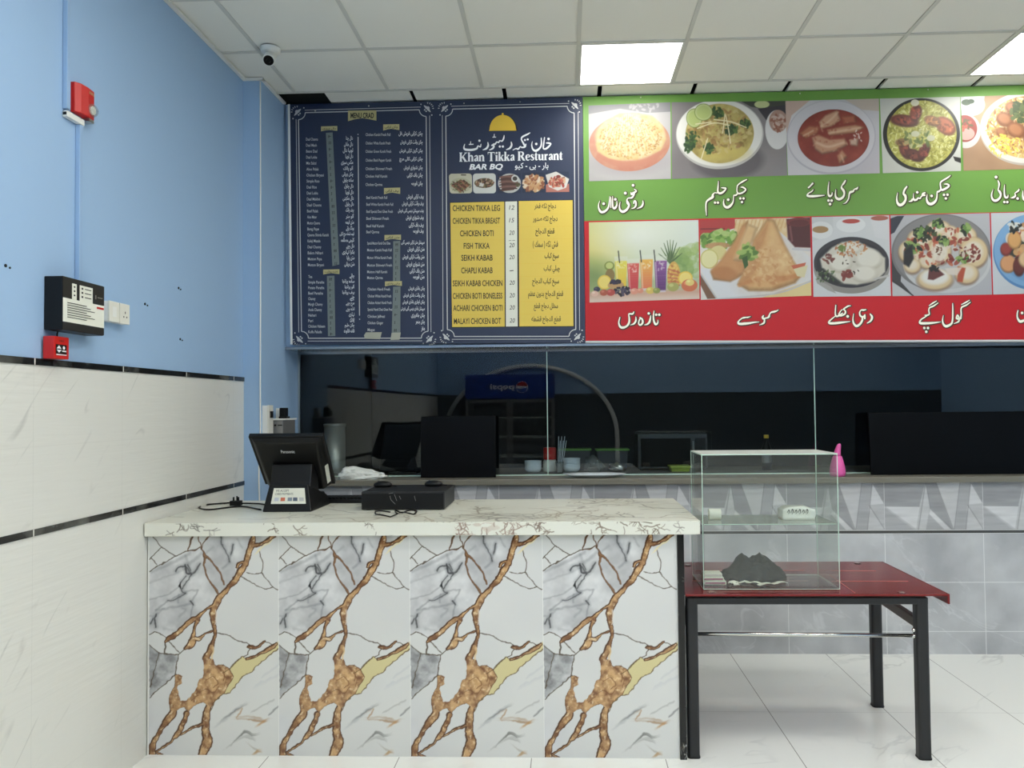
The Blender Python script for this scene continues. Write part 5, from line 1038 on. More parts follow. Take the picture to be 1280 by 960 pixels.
def slab_prints():
    rg = random.Random(5); W_ = .597-(XL+.006)
    def branch(P, x, y, ang, L, w_, c, dep=0):
        pts = [(x, y)]
        for k in range(5):
            ang += rg.uniform(-.5, .5); x += L*math.cos(ang)/5; y += L*math.sin(ang)/5; pts.append((x, y))
            if dep < 2 and rg.random() < .45: branch(P, x, y, ang+rg.choice((-1, 1))*rg.uniform(.6, 1.3), L*.6, w_*.7, c, dep+1)
        P.stroke(pts, w_, c, .8, soft=1.3)
    P = Paint((175, 0, 875, 17), 1100, (224, 224, 212))
    for a_, b_, n_, c in ((199, 228, 5, (112, 104, 92)), (240, 274, 4, (110, 106, 98)), (328, 388, 6, (116, 104, 88)), (455, 500, 5, (120, 112, 100)), (566, 648, 22, (132, 104, 88)), (660, 696, 7, (118, 102, 88)), (732, 774, 9, (122, 106, 88)), (778, 832, 11, (112, 98, 82)), (852, 858, 1, (140, 134, 124))):
        for k in range(max(1, int(n_*.75))): branch(P, rg.uniform(a_, b_), rg.uniform(1, 15), rg.uniform(0, 6.3), rg.uniform(8, 20), rg.uniform(.7, 1.4), c)
    P.tex(np.clip(np.exp(-((P.X-604)/24)**2)*.5*(vnoise(P.X, P.Y*3, 12, 5) > .5), 0, 1), (176, 150, 134), (206, 190, 174), 9, 3)
    z0, z1 = 1.0065, SLAB_Z-.002; x0, x1 = XL+.0085, .5945
    put(bpy.data.objects.new('veined_front', P.mesh('veined_front', (x0, 3.6896, z1), (x1, 3.6896, z1), (x1, 3.6896, z0), (x0, 3.6896, z0))), M['print_slab'], ctop)
    P = Paint((0, 0, 254, 90), 640, (222, 222, 208)); P.tex(np.ones_like(P.X), (214, 213, 198), (228, 228, 216), 40, 8, 4)
    for k in range(46): branch(P, rg.uniform(0, 254) if k % 3 else rg.uniform(130, 254), rg.uniform(0, 90), rg.choice((0, 3.14))+rg.uniform(-.5, .5), rg.uniform(10, 34), rg.uniform(.5, 1.3), rg.choice(((126, 118, 102), (144, 130, 108), (118, 112, 104))))
    put(bpy.data.objects.new('veined_top', P.mesh('veined_top', (x0, 4.5895, SLAB_Z+.0004), (x1, 4.5895, SLAB_Z+.0004), (x1, 3.692, SLAB_Z+.0004), (x0, 3.692, SLAB_Z+.0004))), M['print_slab'], ctop)
M['print_slab'] = printed('printed slab marble', .3, .4)
slab_prints()

# ------------------------------------------------------------------ payment terminal on the counter
Z0 = SLAB_Z
pc = -1.40
pt = thing('payment_terminal', 'black till terminal seen from behind with card sticker, on the counter by the wall', 'cash register', (pc, 4.2, Z0))
MB().prism([(4.075, Z0+.001), (4.41, Z0+.001), (4.41, Z0+.045), (4.36, Z0+.075), (4.27, Z0+.075), (4.225, Z0+.235), (4.15, Z0+.235), (4.13, Z0+.155), (4.085, Z0+.03)], 'X', pc-.105, pc+.105).obj('stand', M['black_p'], pt, bevel=.006)
MB().hexa([(pc-.125, 4.07, Z0+.001), (pc+.125, 4.07, Z0+.001), (pc+.125, 4.41, Z0+.001), (pc-.125, 4.41, Z0+.001), (pc-.10, 4.10, Z0+.135), (pc+.10, 4.10, Z0+.135), (pc+.118, 4.36, Z0+.06), (pc-.118, 4.36, Z0+.06)]).obj('base', M['black_p'], pt, bevel=.005)
# tilted screen: back cover tapers; top edge nearer the customer
def scr(u, v, d):      # u across, v up the screen 0..1, d depth out of its back
    yt, zt, yb_, zb_ = 4.05, 1.452, 4.36, 1.185
    n = Vector((0, -(zt-zb_), -(yb_-yt))).normalized()
    return Vector((pc-.025+.02*0+u+.028*v, yb_+(yt-yb_)*v, zb_+(zt-zb_)*v)) + n*d
w2 = .19
sm = MB()
sm.hexa([scr(-w2, 0, -.014), scr(w2, 0, -.014), scr(w2, 0, .010), scr(-w2, 0, .010), scr(-w2, 1, -.014), scr(w2, 1, -.014), scr(w2, 1, .010), scr(-w2, 1, .010)])
sm.obj('screen', M['black_p'], pt, bevel=.004)
MB().hexa([scr(-w2+.012, .02, .0102), scr(w2-.012, .02, .0102), scr(w2-.05, .04, .055), scr(-w2+.05, .04, .055), scr(-w2+.012, .985, .0102), scr(w2-.012, .985, .0102), scr(w2-.035, .93, .030), scr(-w2+.035, .93, .030)]).obj('back_cover', M['black_p'], pt, bevel=.006)
def ons(u, v, l):
    # back-cover plane between its outer corners
    a, b_ = scr(0, .04, .055), scr(0, .93, .030); c = a+(b_-a)*v; n = Vector((0, -(b_-a).z, (b_-a).y)).normalized()
    if n.y > 0: n = -n
    return Vector((c.x+u, c.y, c.z)) + n*(.0012+l)
F = Flat(ons); F.text('Panasonic', -.035, .035, .862, .80); 
FT = [(F, 'maker_lettering', 'ink_w', pt)]
F = Flat(lambda u, v, l: scr(u, v, .034+l)); F.poly([(.142, .12), (.178, .16), (.186, .60), (.152, .56)]); 
F = Flat(lambda u, v, l: (lambda a, b_, c: a+(b_-a)*u+(c-a)*v + Vector((.0012, -.0012, 0)))(scr(w2-.05, .10, .0535)+Vector((.006, 0, 0)), scr(w2-.012, .10, .0115), scr(w2-.05+.012, .72, .0375)+Vector((.003, 0, 0))))
F.poly([(.42, .0), (.86, .0), (.86, .56), (.42, .56)]); F.obj('paper_slip', M['paper'], pt)
# sticker on the base front
def onb(u, v, l):      # u,v 0..1 on the sloped front of the base
    x0, x1 = pc-.125, pc+.125; y0, y1 = 4.07, 4.10
    f = v; return Vector((x0+(x1-x0)*u + (.025*(1-2*u))*f, y0+(y1-y0)*f-.0006-l*2, Z0+.135*f))
F = Flat(onb); F.poly([(.14, .3), (.14, .87), (.9, .87), (.9, .3)]); so_ = F.obj('card_sticker', M['paper'], pt)
F = Flat(lambda u, v, l: onb(u, v, l+.0004)); F.text('WE ACCEPT', .2, .52, .82, .74); F.text('CARD PAYMENTS', .2, .62, .70, .62); FT.append((F, 'sticker_lettering', 'ink_k', so_))
for u0, c in ((.2, (196, 198, 206)), (.34, (204, 112, 82)), (.5, (128, 138, 148)), (.62, (84, 94, 110)), (.76, (192, 192, 190))):
    F = Flat(lambda u, v, l: onb(u, v, l+.0004)); F.rect(u0, .4, u0+.1, .53); F.obj('card_mark', mat('card mark', c, .5), so_)
flush_text()
for F, nm, mt_, par in FT:
    # text maps grow downwards in pixels: flip vertically about their own box
    F.obj(nm, M[mt_], par)
# power cord with three-pin plug
def on_slab(px, py, z=Z0): return at(px, py, Z=z)
pcs = [on_slab(*q, z=Z0+.005) for q in ((326, 637), (300, 633), (262, 637), (249, 634.5), (258, 631), (287, 628.5))]
q = on_slab(295, 632)
e = [Vector((q.x+.028, q.y, Z0+.012)), on_slab(322, 629.5, Z0+.006), on_slab(334, 631, Z0+.006)]
cb = MB().sweep([Vector(p) for p in catmull([tuple(p) for p in pcs], 6)], .0042, 8).sweep([Vector(p) for p in catmull([tuple(p) for p in e], 6)], .0042, 8).obj('power_cord', M['black_p'], pt, smooth=True)
pg = MB(); pg.prism(rrect(q.x-.03, q.y-.02, q.x+.03, q.y+.022, .01, 4), 'Z', Z0+.001, Z0+.026)
for dx in (-.013, .013): pg.box((q.x+dx-.004, q.y-.003, Z0+.0255), (q.x+dx+.004, q.y+.003, Z0+.046))
pg.box((q.x-.003, q.y+.010, Z0+.0255), (q.x+.003, q.y+.016, Z0+.050)).obj('plug', M['black_p'], cb)['label'] = 'black three-pin plug with its pins up'
# keyboard behind the terminal
kx0, kx1, ky0, ky1 = -1.47, -1.085, 4.43, 4.575
kb = thing('keyboard', 'black keyboard lying behind the till terminal', 'keyboard', ((kx0+kx1)/2, 4.5, Z0))
MB().box((kx0, ky0, Z0+.001), (kx1, ky1, Z0+.022)).obj('case', M['black_p'], kb, bevel=.004)
ks = MB()
for r in range(5):
    for c in range(18): ks.box((kx0+.012+c*.0202, ky0+.008+r*.0265, Z0+.022), (kx0+.029+c*.0202, ky0+.030+r*.0265, Z0+.032))
ks.obj('keys', M['black_p'], kb)
# cash drawer
dx0, dx1, dy0, dy1, dh = -1.035, -.612, 4.115, 4.49, .094
dr = thing('cash_drawer', 'long flat black cash drawer on the marble counter', 'cash drawer', ((dx0+dx1)/2, 4.3, Z0))
MB().box((dx0, dy0+.006, Z0+.004), (dx1, dy1, Z0+dh)).obj('body', M['black_m'], dr, bevel=.003)
MB().box((dx0+.004, dy0, Z0+.010), (dx1-.004, dy0+.0055, Z0+dh-.008)).obj('drawer_front', M['black_p'], dr, bevel=.0015)
for px_ in (dx0+.03, dx1-.03):
    for yy in (dy0+.04, dy1-.03): MB().cyl((px_, yy, Z0), (px_, yy, Z0+.0045), .012, n=12).obj('foot', M['black_p'], dr)
fm = Flat(lambda x, y, l: at(x, y, Y=dy0-.0006-l))
for pts in ([(487.5, 620), (489, 625), (494, 630)], [(493, 618), (496, 626)], [(499, 620), (501, 624)], [(518, 620), (519.5, 626)], [(486, 617), (491, 616)]): fm.stroke([(x, y, .5) for x, y in pts])
fm.obj('scuff_mark', M['grey_m'], dr)
def mouse(c, rz, label):
    t = thing('computer_mouse', label, 'mouse', c)
    b_ = MB(); b_.ball((c[0], c[1], c[2]+.012), 1, (.050, .030, .020), 3)
    for v in b_.bm.verts:
        if v.co.z < c[2]+.001: v.co.z = c[2]+.001
    o = b_.obj('shell', M['black_p'], t, smooth=True)
    MB().sweep([Vector(p) for p in catmull([(c[0]+.045, c[1], c[2]+.008), (c[0]+.07, c[1]+.02, c[2]+.004), (c[0]+.04, c[1]+.055, c[2]+.004), (c[0]-.02, c[1]+.05, c[2]+.004)], 6)], .0022, 6).obj('lead', M['black_p'], t, smooth=True)
    MB().cyl((c[0]-.022, c[1]-.003, c[2]+.028), (c[0]-.022, c[1]+.003, c[2]+.028), .006, n=12).obj('wheel', M['black_m'], t)
a = at(478.5, 609, Z=Z0+dh); mouse((a.x, min(a.y, 4.42), Z0+dh+.0005), 0, 'small flat black mouse on the cash drawer, the one nearer the till terminal')
a = at(542, 608, Z=Z0+dh); mouse((a.x, min(a.y, 4.42), Z0+dh+.0005), 0, 'small flat black mouse on the right end of the cash drawer')
lc = [at(x, y, Z=Z0+.004) for x, y in ((488, 640), (470, 640.5), (473, 644.5), (488, 646), (497, 643.5), (494, 639.6), (500, 640.5), (512, 643), (520, 642), (519, 638.6), (508, 640.2), (499, 641.5))]
tag(MB().sweep([Vector((p[0], p[1], Z0+.004+.006*abs(math.sin(i*.35)))) for i, p in enumerate(catmull([tuple(p) for p in lc], 6))], .0036, 8).obj('cable', M['black_p'], smooth=True), 'thin black cable coiled on the counter in front of the cash drawer', 'cable')

# ------------------------------------------------------------------ red table and glass showcase
TX0, TX1, TY0, TY1, TZ = .531, 1.682, 3.712, 4.475, .735
tb = thing('dining_table', 'red glass-topped table with black metal legs beside the counter', 'table', ((TX0+TX1)/2, 4.1, 0))
MB().box((TX0, TY0, TZ-.010), (TX1, TY1, TZ)).obj('tabletop', M['red_dark'], tb, bevel=.002)
MB().box((TX1+.0003, TY0, TZ-.045), (TX1+.010, TY1, TZ)).obj('edge_lip', M['red_dark'], tb, bevel=.002)
pl = Flat(lambda x, y, l: at(x, y, Z=TZ+.0006+l))
for a_, b_ in (((1037, 718.5), (1069, 741.2)), ((1040, 713.5), (1095, 713.5)), ((1040, 726.5), (1135, 726.5)), ((868, 713), (1005, 713)), ((866, 726), (1010, 726)), ((872, 722), (866, 711))): pl.stroke([(*a_, .9), (*b_, .9)], smooth=False, cap=False)
pl.obj('printed_line', mat('pink ink', (176, 104, 98), .4), tb)
for px_, py_ in ((889.5, 740.2), (1127, 740.6), (1072, 704.4), (860, 707)):
    p = at(px_, py_, Z=TZ); MB().lathe([(.018, 0), (.018, .002), (.012, .004)], (p.x, max(p.y, TY0+.022), TZ+.0003), 20).obj('glass_stud', M['chrome'], tb, smooth=False)
lgx = ((.536, .588), (1.553, 1.608)); lgy = ((3.73, 3.785), (4.365, 4.42))
for i, (xa, xb) in enumerate(lgx):
    for j, (ya, yb_) in enumerate(lgy):
        s_ = .035 if (i and j) else 0
        MB().prism(rrect(xa+s_, ya, xb+s_, yb_, .014, 4), 'Z', .006, .712).obj('leg', M['black_m'], tb)
        MB().prism(rrect(xa+s_-.002, ya-.002, xb+s_+.002, yb_+.002, .014, 4), 'Z', 0, .0062).obj('foot', M['black_p'], tb)
MB().box((.560, 3.732, .684), (1.606, 3.783, .7135)).obj('front_beam', M['black_m'], tb, bevel=.004)
MB().box((.560, 4.37, .684), (1.64, 4.418, .7135)).obj('rear_beam', M['black_m'], tb, bevel=.004)
for xa in (.545, 1.575): MB().hexa([(xa, 3.785, .560), (xa+.03, 3.785, .560), (xa+.05 if xa > 1 else xa+.03, 4.366, .560), (xa+.02 if xa > 1 else xa, 4.366, .560), (xa, 3.785, .608), (xa+.03, 3.785, .608), (xa+.05 if xa > 1 else xa+.03, 4.366, .608), (xa+.02 if xa > 1 else xa, 4.366, .608)]).obj('side_rail', mat('brown rail', (78, 66, 58), .4), tb, bevel=.006)
MB().cyl((.585, 3.765, .545), (1.556, 3.765, .538), .0085, n=16).obj('stretcher', M['chrome'], tb, smooth=True)
for z_ in (.565, .538): MB().ball((1.549, 3.755, z_), .010, sub=2).obj('bolt', M['chrome'], tb, smooth=True)
# showcase
GX0, GX1, GY0, GY1, GZ0, GZ1 = .624, 1.238, 3.79, 4.11, TZ+.003, 1.356
gc = thing('glass_showcase', 'clear glass display box with one shelf standing on the red table', 'display case', ((GX0+GX1)/2, 3.95, TZ))
g = .006
MB().box((GX0, GY0, GZ0), (GX1, GY1, GZ0+g)).obj('bottom_pane', M['clear'], gc)
MB().box((GX0, GY0, GZ1-g), (GX1, GY1, GZ1)).obj('top_pane', M['dusty'], gc)
MB().box((GX0+g, GY0, GZ0+g+.0005), (GX1-g, GY0+g, GZ1-g-.0005)).obj('front_pane', M['clear'], gc)
for xa in (GX0, GX1-g): MB().box((xa, GY0, GZ0+g+.0005), (xa+g-.0003, GY1, GZ1-g-.0005)).obj('side_pane', M['clear'], gc)
SHZ = 1.036
MB().box((GX0+g+.001, GY0+g+.001, SHZ-g), (GX1-g-.001, GY1-.004, SHZ)).obj('shelf', M['shelf'], gc)
ed = MB(); r_ = .0022
for (x_, y_) in ((GX0, GY0), (GX1, GY0), (GX0, GY1), (GX1, GY1)): ed.box((x_-r_ if x_ > 1 else x_-.0008, y_-.0008, GZ0), (x_+.0008 if x_ > 1 else x_+r_, y_+r_, GZ1))
for z_ in (GZ0+.002, GZ1-.0035): ed.box((GX0, GY0-.0012, z_-.0015), (GX1, GY0-.0004, z_+.0015)); ed.box((GX0, GY1, z_-.0015), (GX1, GY1+.001, z_+.0015)); ed.box((GX1+.0004, GY0, z_-.0015), (GX1+.001, GY1, z_+.0015)); ed.box((GX0-.001, GY0, z_-.0015), (GX0-.0004, GY1, z_+.0015))
ed.box((GX0+g, GY0+g+.0002, SHZ-.004), (GX1-g, GY0+g+.0009, SHZ-.0015))
ed.obj('polished_edge', M['glass_edge'], gc)
# inside: roll, tissue pack, dark cloth, packs, paper strips
rl = thing('paper_roll', 'small white paper roll lying on the showcase shelf', 'roll', (.72, 3.92, SHZ))
rm = MB(); rx0 = at(886, 640, Y=3.93).x; rx1 = at(900.5, 640, Y=3.93).x
pr_ = [(.0095, rx0), (.026, rx0), (.026, rx1), (.0095, rx1)]
n = 24; rings = [[rm.bm.verts.new((X_, 3.93+r_*math.cos(2*math.pi*k/n), SHZ+.0265+r_*math.sin(2*math.pi*k/n))) for k in range(n)] for r_, X_ in pr_]
for i in range(4):
    A_, B_ = rings[i], rings[(i+1) % 4]
    for k in range(n): rm.bm.faces.new((A_[k], A_[(k+1) % n], B_[(k+1) % n], B_[k]))
rm.obj('paper', M['paper'], rl)
MB().cyl((rx0-.004, 3.93, SHZ+.0265), (rx1+.0003, 3.93, SHZ+.0265), .0088, n=16).obj('core', M['cream_p'], rl)
tx0, tx1 = at(977, 640, Y=3.93).x, at(1017, 640, Y=3.93).x
tp = thing('tissue_pack', 'white wrapped tissue pack with dark script on the showcase shelf', 'tissue pack', ((tx0+tx1)/2, 3.95, SHZ))
tm = MB(); tm.box((tx0, 3.905, SHZ+.001), (tx1, 4.00, SHZ+.062)); bmesh.ops.subdivide_edges(tm.bm, edges=tm.bm.edges[:], cuts=4, use_grid_fill=True)
rg = random.Random(3)
for v in tm.bm.verts:
    f = abs(v.co.x-(tx0+tx1)/2)/(tx1-tx0)*2; v.co.z = SHZ+.001+(v.co.z-SHZ-.001)*(1-.22*f**3)+rg.uniform(-.001, .002)*(v.co.z > SHZ+.01); v.co.x += rg.uniform(-.002, .002)
tm.obj('wrapper', M['bag'], tp, smooth=True)
F = Flat(lambda x, y, l: at(x, y, Y=3.9015-l))
for k in range(6): F.stroke([(984+k*4.6, 641, .5), (986+k*4.6, 637.5-(k % 2), .9), (987+k*4.6, 640, .7), (985.5+k*4.6, 642.5, .4)])
F.obj('script_print', M['ink_k'], tp)
ccx, ccy = at(944, 726, Z=GZ0+g).x, 3.995
from mathutils import noise as mnoise
bm_ = MB(); bm_.ball((0, 0, 0), 1, (1, 1, 1), 6)
for v in bm_.bm.verts:
    d = v.co.normalized(); up_ = max(d.z, 0)
    fold = 1-abs(mnoise.noise(Vector((d.x*2.2+5, d.y*2.2, d.z*1.6+2))))*2.2
    fold2 = 1-abs(mnoise.noise(Vector((d.x*4.6+1, d.y*4.6+7, d.z*3))))*2.0
    r = 1+.16*mnoise.noise(d*1.8+Vector((4, 8, 1)))+.07*fold
    hgt = .052+.040*math.exp(-((d.x+.30)/.22)**2)+.050*math.exp(-((d.x-.32)/.42)**2)
    z = up_*hgt*(1+.28*(fold-.5)+.14*(fold2-.5)) + .012*(1 if d.z > 0 else .2)
    v.co = Vector((ccx+d.x*r*.142-.012*up_, ccy+d.y*r*.072, GZ0+g+max(z, .001)))
tag(bm_.obj('cloth', M['dark_fab'], smooth=True), 'crumpled dark grey cloth heaped on the floor of the glass showcase', 'cloth')
def pk(px0, px1, z0, y0, cols, label):
    x0, x1 = at(px0, 725, Y=y0).x, at(px1, 725, Y=y0).x; t = thing('snack_packet', label, 'packet', ((x0+x1)/2, y0+.03, z0))
    MB().box((x0, y0, z0), (x1, y0+.075, z0+.016)).obj('wrapper', M['paper'], t, bevel=.003)
    F = Flat(lambda u, v, l: Vector((x0+(x1-x0)*u, y0-.0006-l, z0+.016*v))); F.rect(.05, .3, .95, .75); F.obj('stripe', mat('packet stripe', cols, .4), t)
    return t
zb = GZ0+g+.0008
pk(880, 908, zb, 3.86, (150, 70, 104), 'white packet with a plum stripe at the bottom of the pile by the showcase front'); pk(879, 905, zb+.0170, 3.865, (168, 92, 124), 'white packet with a pink stripe in the middle of the pile'); pk(880, 903, zb+.0340, 3.872, (206, 196, 190), 'pale plain packet lying on top of the striped packets')
rg = random.Random(11)
for i, (q0, q1, lab) in enumerate((((905, 723), (938, 729), 'white paper strip nearest the dark cloth'), ((912, 726), (922, 733), 'short folded white paper scrap beside the striped packets'), ((930, 729), (962, 732), 'long white paper strip along the showcase front'), ((948, 733), (983, 730), 'white paper strip pointing right from under the dark cloth'))):
    a = at(*q0, Z=zb); b_ = at(*q1, Z=zb); a.y = max(min(a.y, 3.9), 3.812); b_.y = max(min(b_.y, 3.9), 3.812); dz = .0012*i
    d = (b_-a).normalized(); nn = Vector((-d.y, d.x, 0))*.013; pb = MB(); nst = 8; ra = []
    for k in range(nst+1):
        c = a+(b_-a)*(k/nst); z_ = zb+dz+.009*abs(math.sin(k*.75+i)); ra.append([pb.bm.verts.new((c+nn*s1+Vector((0, 0, z_-c.z+tz)))) for s1, tz in ((-1, 0), (1, 0), (1, .0012), (-1, .0012))])
    for A_, B_ in zip(ra, ra[1:]):
        for k in range(4): pb.bm.faces.new((A_[k], A_[(k+1) % 4], B_[(k+1) % 4], B_[k]))
    pb.bm.faces.new(ra[0]); pb.bm.faces.new(ra[-1][::-1]); tag(pb.obj('paper_strip', M['paper']), lab, 'paper', 'paper scraps in the showcase')

# ------------------------------------------------------------------ things on the ledge, before the glass
LZ = LEDGE_Z
bx, by = at(451, 598, Y=5.36).x, 5.37
bg = MB(); bg.ball((0, 0, 0), 1, sub=5)
from mathutils import noise as mnoise
for v in bg.bm.verts:
    d = v.co.normalized(); n1 = mnoise.noise(d*2.6+Vector((3, 1, 7))); n2 = 1-abs(mnoise.noise(d*6+Vector((9, 4, 2))))*2; n3 = mnoise.noise(d*13)
    r = 1+.22*n1+.10*n2+.06*n3
    h = .070*(1.0-.5*max(0, min(1, d.x+.35)))
    v.co = Vector((bx+d.x*r*.150, by+d.y*r*.070, LZ+max(d.z*r*h+.014, .001)))
tag(bg.obj('plastic_bag', M['bag'], smooth=True), 'crumpled white plastic bag on the dark ledge behind the till', 'bag')
def panel(px0, px1, py, y, label):
    x0, x1 = at(px0, 560, Y=y).x, at(px1, 560, Y=y).x; z1 = at(px0, py, Y=y).z
    t = thing('black_panel', label, 'panel', ((x0+x1)/2, y, LZ))
    MB().hexa([(x0, y, LZ+.001), (x1, y, LZ+.001), (x1, y+.018, LZ+.001), (x0, y+.018, LZ+.001), (x0, y+.03, z1), (x1, y+.03, z1), (x1, y+.048, z1), (x0, y+.048, z1)]).obj('sheet', M['black_g'], t, bevel=.003)
    return t
panel(525.5, 619.5, 520.5, 5.40, 'square black panel leaning on the window behind the cash drawer')
panel(1088.5, 1400, 516, 5.40, 'wide black panel leaning on the window at the right edge')
# pink squeeze bottle
pp = at(1048.5, 600, Y=5.30)
pk_ = thing('squeeze_bottle', 'bright pink squeeze bottle with a bent tapered nozzle on the dark ledge', 'bottle', (pp.x, 5.32, LZ))
zz = LZ+.0008; H_ = .205
MB().lathe([(.001, 0), (.040, 0), (.046, .006), (.049, .022), (.047, .050), (.043, .072), (.036, .100), (.029, .124), (.027, .128)], (pp.x, 5.32, zz), 32).obj('body', M['pink'], pk_, smooth=True)
MB().lathe([(.022, .1285), (.021, .146), (.018, .166), (.0155, .186), (.012, .200), (.007, .2075), (.001, .2085)], (pp.x, 5.32, zz), 24, off=lambda z: .012*max(0, (z-.14)/.06)**1.5).obj('nozzle', M['pink'], pk_, smooth=True)
MB().lathe([(.0485, .0), (.0497, .003), (.0485, .006)], (pp.x, 5.32, zz+.026), 32, close=False).obj('moulded_ring', M['pink'], pk_, smooth=True)
# shallow tray in front of the panes
p0 = at(743, 594, Y=5.42)
tr = MB().lathe([(.001, .002), (.13, .002), (.17, .010), (.205, .020), (.208, .021), (.207, .024), (.17, .014), (.13, .006), (.001, .006)], (p0.x, 5.40, LZ-.001), 40, sy=.55)
tag(tr.obj('tray', M['ceramic'], smooth=True), 'shallow pale tray on the ledge in front of the stacked bowls', 'tray')

# ------------------------------------------------------------------ kitchen things seen through the tinted glass
KY = 5.80
def kx(px): return at(px, 570, Y=KY).x
def kz(py, px=700): return at(px, py, Y=KY).z
def bowls(px0, px1, pyt, n, label, mt_):
    x0, x1 = kx(px0), kx(px1); r = (x1-x0)/2; c = (x0+x1)/2; h = kz(pyt)-LZ
    t = thing('bowl_stack', label, 'bowls', (c, KY, LZ))
    for i in range(n):
        z = LZ+.001+i*h*.62/max(n-1, 1)*.9; hh = h*.42 if n > 1 else h
        MB().lathe([(.001, 0), (r*.72, 0), (r*.92, hh*.5), (r, hh), (r*.96, hh), (r*.86, hh*.5), (r*.62, hh*.12), (.001, hh*.10)], (c, KY, z), 32).obj('bowl', M[mt_], t, smooth=True)
bowls(655.5, 677, 575.5, 5, 'stack of small pale bowls behind the glass, left of the red-lidded jar', 'ceramic')
bowls(703, 725.5, 572.5, 4, 'stack of pale blue bowls behind the glass, right of the red-lidded jar', 'ceramic')
c = kx(687); jr = thing('jar', 'clear jar with a red screw lid behind the glass', 'jar', (c, KY+.06, LZ))
h = kz(575)-LZ
MB().lathe([(.001, 0), (.046, 0), (.048, .01), (.048, h*.82), (.040, h)], (c, KY+.06, LZ+.001), 28).obj('body', M['cream_p'], jr, smooth=True)
MB().lathe([(.001, 0), (.044, 0), (.046, .004), (.046, kz(560)-LZ-h-.004), (.042, kz(560)-LZ-h), (.001, kz(560)-LZ-h)], (c, KY+.06, LZ+.0015+h), 28).obj('lid', M['red_p'], jr)
# foil-like packets
def crumple(px0, px1, pyt, mt_, name, label, cat, seed, lean=0):
    x0, x1 = kx(px0), kx(px1); h = kz(pyt)-LZ; rg = random.Random(seed); b = MB(); b.ball((0, 0, 0), 1, sub=3)
    for v in b.bm.verts:
        d = v.co.normalized(); r = 1+.16*math.sin(7*d.x+5*d.z+seed)+.10*math.sin(12*d.y+9*d.z)
        z = max((d.z*.5*r+.46), .004)*h; v.co = Vector(((x0+x1)/2+d.x*r*(x1-x0)*.5+lean*(z/h-.5)*(x1-x0), KY-.02+d.y*r*.05, LZ+z))
    tag(b.obj(name, M[mt_], smooth=True), label, cat)
crumple(731, 754, 569.5, 'film', 'plastic_pouch', 'crumpled clear plastic pouch behind the glass beside the blue bowls', 'pouch', 3, -.15)
crumple(761, 781, 579, 'steel', 'foil_wrap', 'small crumpled ball of silvery foil behind the glass', 'foil', 8, -.25)
def tub(px0, px1, pyl, lidmat, bodymat, label, y, h0=LZ):
    x0, x1 = at(px0, 570, Y=y).x, at(px1, 570, Y=y).x; z1 = at(px0, pyl, Y=y).z; t = thing('food_tub', label, 'tub', ((x0+x1)/2, y, h0))
    i = (x1-x0)*.04
    MB().hexa([(x0+i*2, y-.055, h0+.001), (x1-i*2, y-.055, h0+.001), (x1-i*2, y+.055, h0+.001), (x0+i*2, y+.055, h0+.001), (x0+i, y-.07, z1-.008), (x1-i, y-.07, z1-.008), (x1-i, y+.07, z1-.008), (x0+i, y+.07, z1-.008)]).obj('tub_body', M[bodymat], t, bevel=.006)
    MB().box((x0, y-.078, z1-.0078), (x1, y+.078, z1+.004)).obj('lid', M[lidmat], t, bevel=.003)
tub(744, 786, 561.5, 'green_p', 'kitf', 'grey food tub with a green lid behind the glass, right one of two', 5.98)
tub(698, 739, 561.5, 'green_p', 'kitf', 'grey food tub with a green lid behind the glass, behind the blue bowls', 5.98)
tub(836, 862, 582.5, 'lime', 'lime', 'small lime yellow tub behind the glass left of the showcase', 5.80)
# upright bundle of straws
c = kx(699.5); sb = thing('straw_bundle', 'bundle of pale straws in a tall cup behind the glass', 'straws', (c, 5.74, LZ))
MB().lathe([(.001, 0), (.024, 0), (.03, .08), (.028, .08), (.022, .004), (.001, .004)], (c, 5.74, LZ+.001), 20).obj('cup', M['film'], sb, smooth=True)
for k in range(6):
    MB().cyl((c-.014+k*.0055, 5.735+.004*(k % 3), LZ+.006), (c-.004+k*.0105, 5.733+.008*(k % 3), LZ+.255-.03*(k % 2)), .0022, n=8).obj('straw', M['ceramic'], sb)
# microwave oven
mx0, mx1 = at(796, 560, Y=6.0).x, at(882, 560, Y=6.0).x; mz = at(800, 543, Y=5.9).z
mw = thing('microwave_oven', 'dark microwave oven behind the glass, left of the showcase', 'microwave', ((mx0+mx1)/2, 6.05, LZ))
MB().box((mx0, 5.92, LZ+.012), (mx1, 6.22, mz)).obj('body', M['kitf'], mw, bevel=.006)
MB().box((mx0+.02, 5.905, LZ+.03), (mx1-.12, 5.9195, mz-.03)).obj('door', M['black_g'], mw, bevel=.003)
MB().cyl((mx1-.105, 5.895, LZ+.05), (mx1-.105, 5.895, mz-.05), .007, n=12).obj('handle', M['grey_m'], mw)
MB().box((mx1-.09, 5.914, LZ+.03), (mx1-.015, 5.9195, mz-.03)).obj('control_panel', M['black_p'], mw)
for x_ in (mx0+.03, mx1-.03): MB().box((x_-.012, 5.95, LZ+.0003), (x_+.012, 6.19, LZ+.012)).obj('foot', M['black_p'], mw)
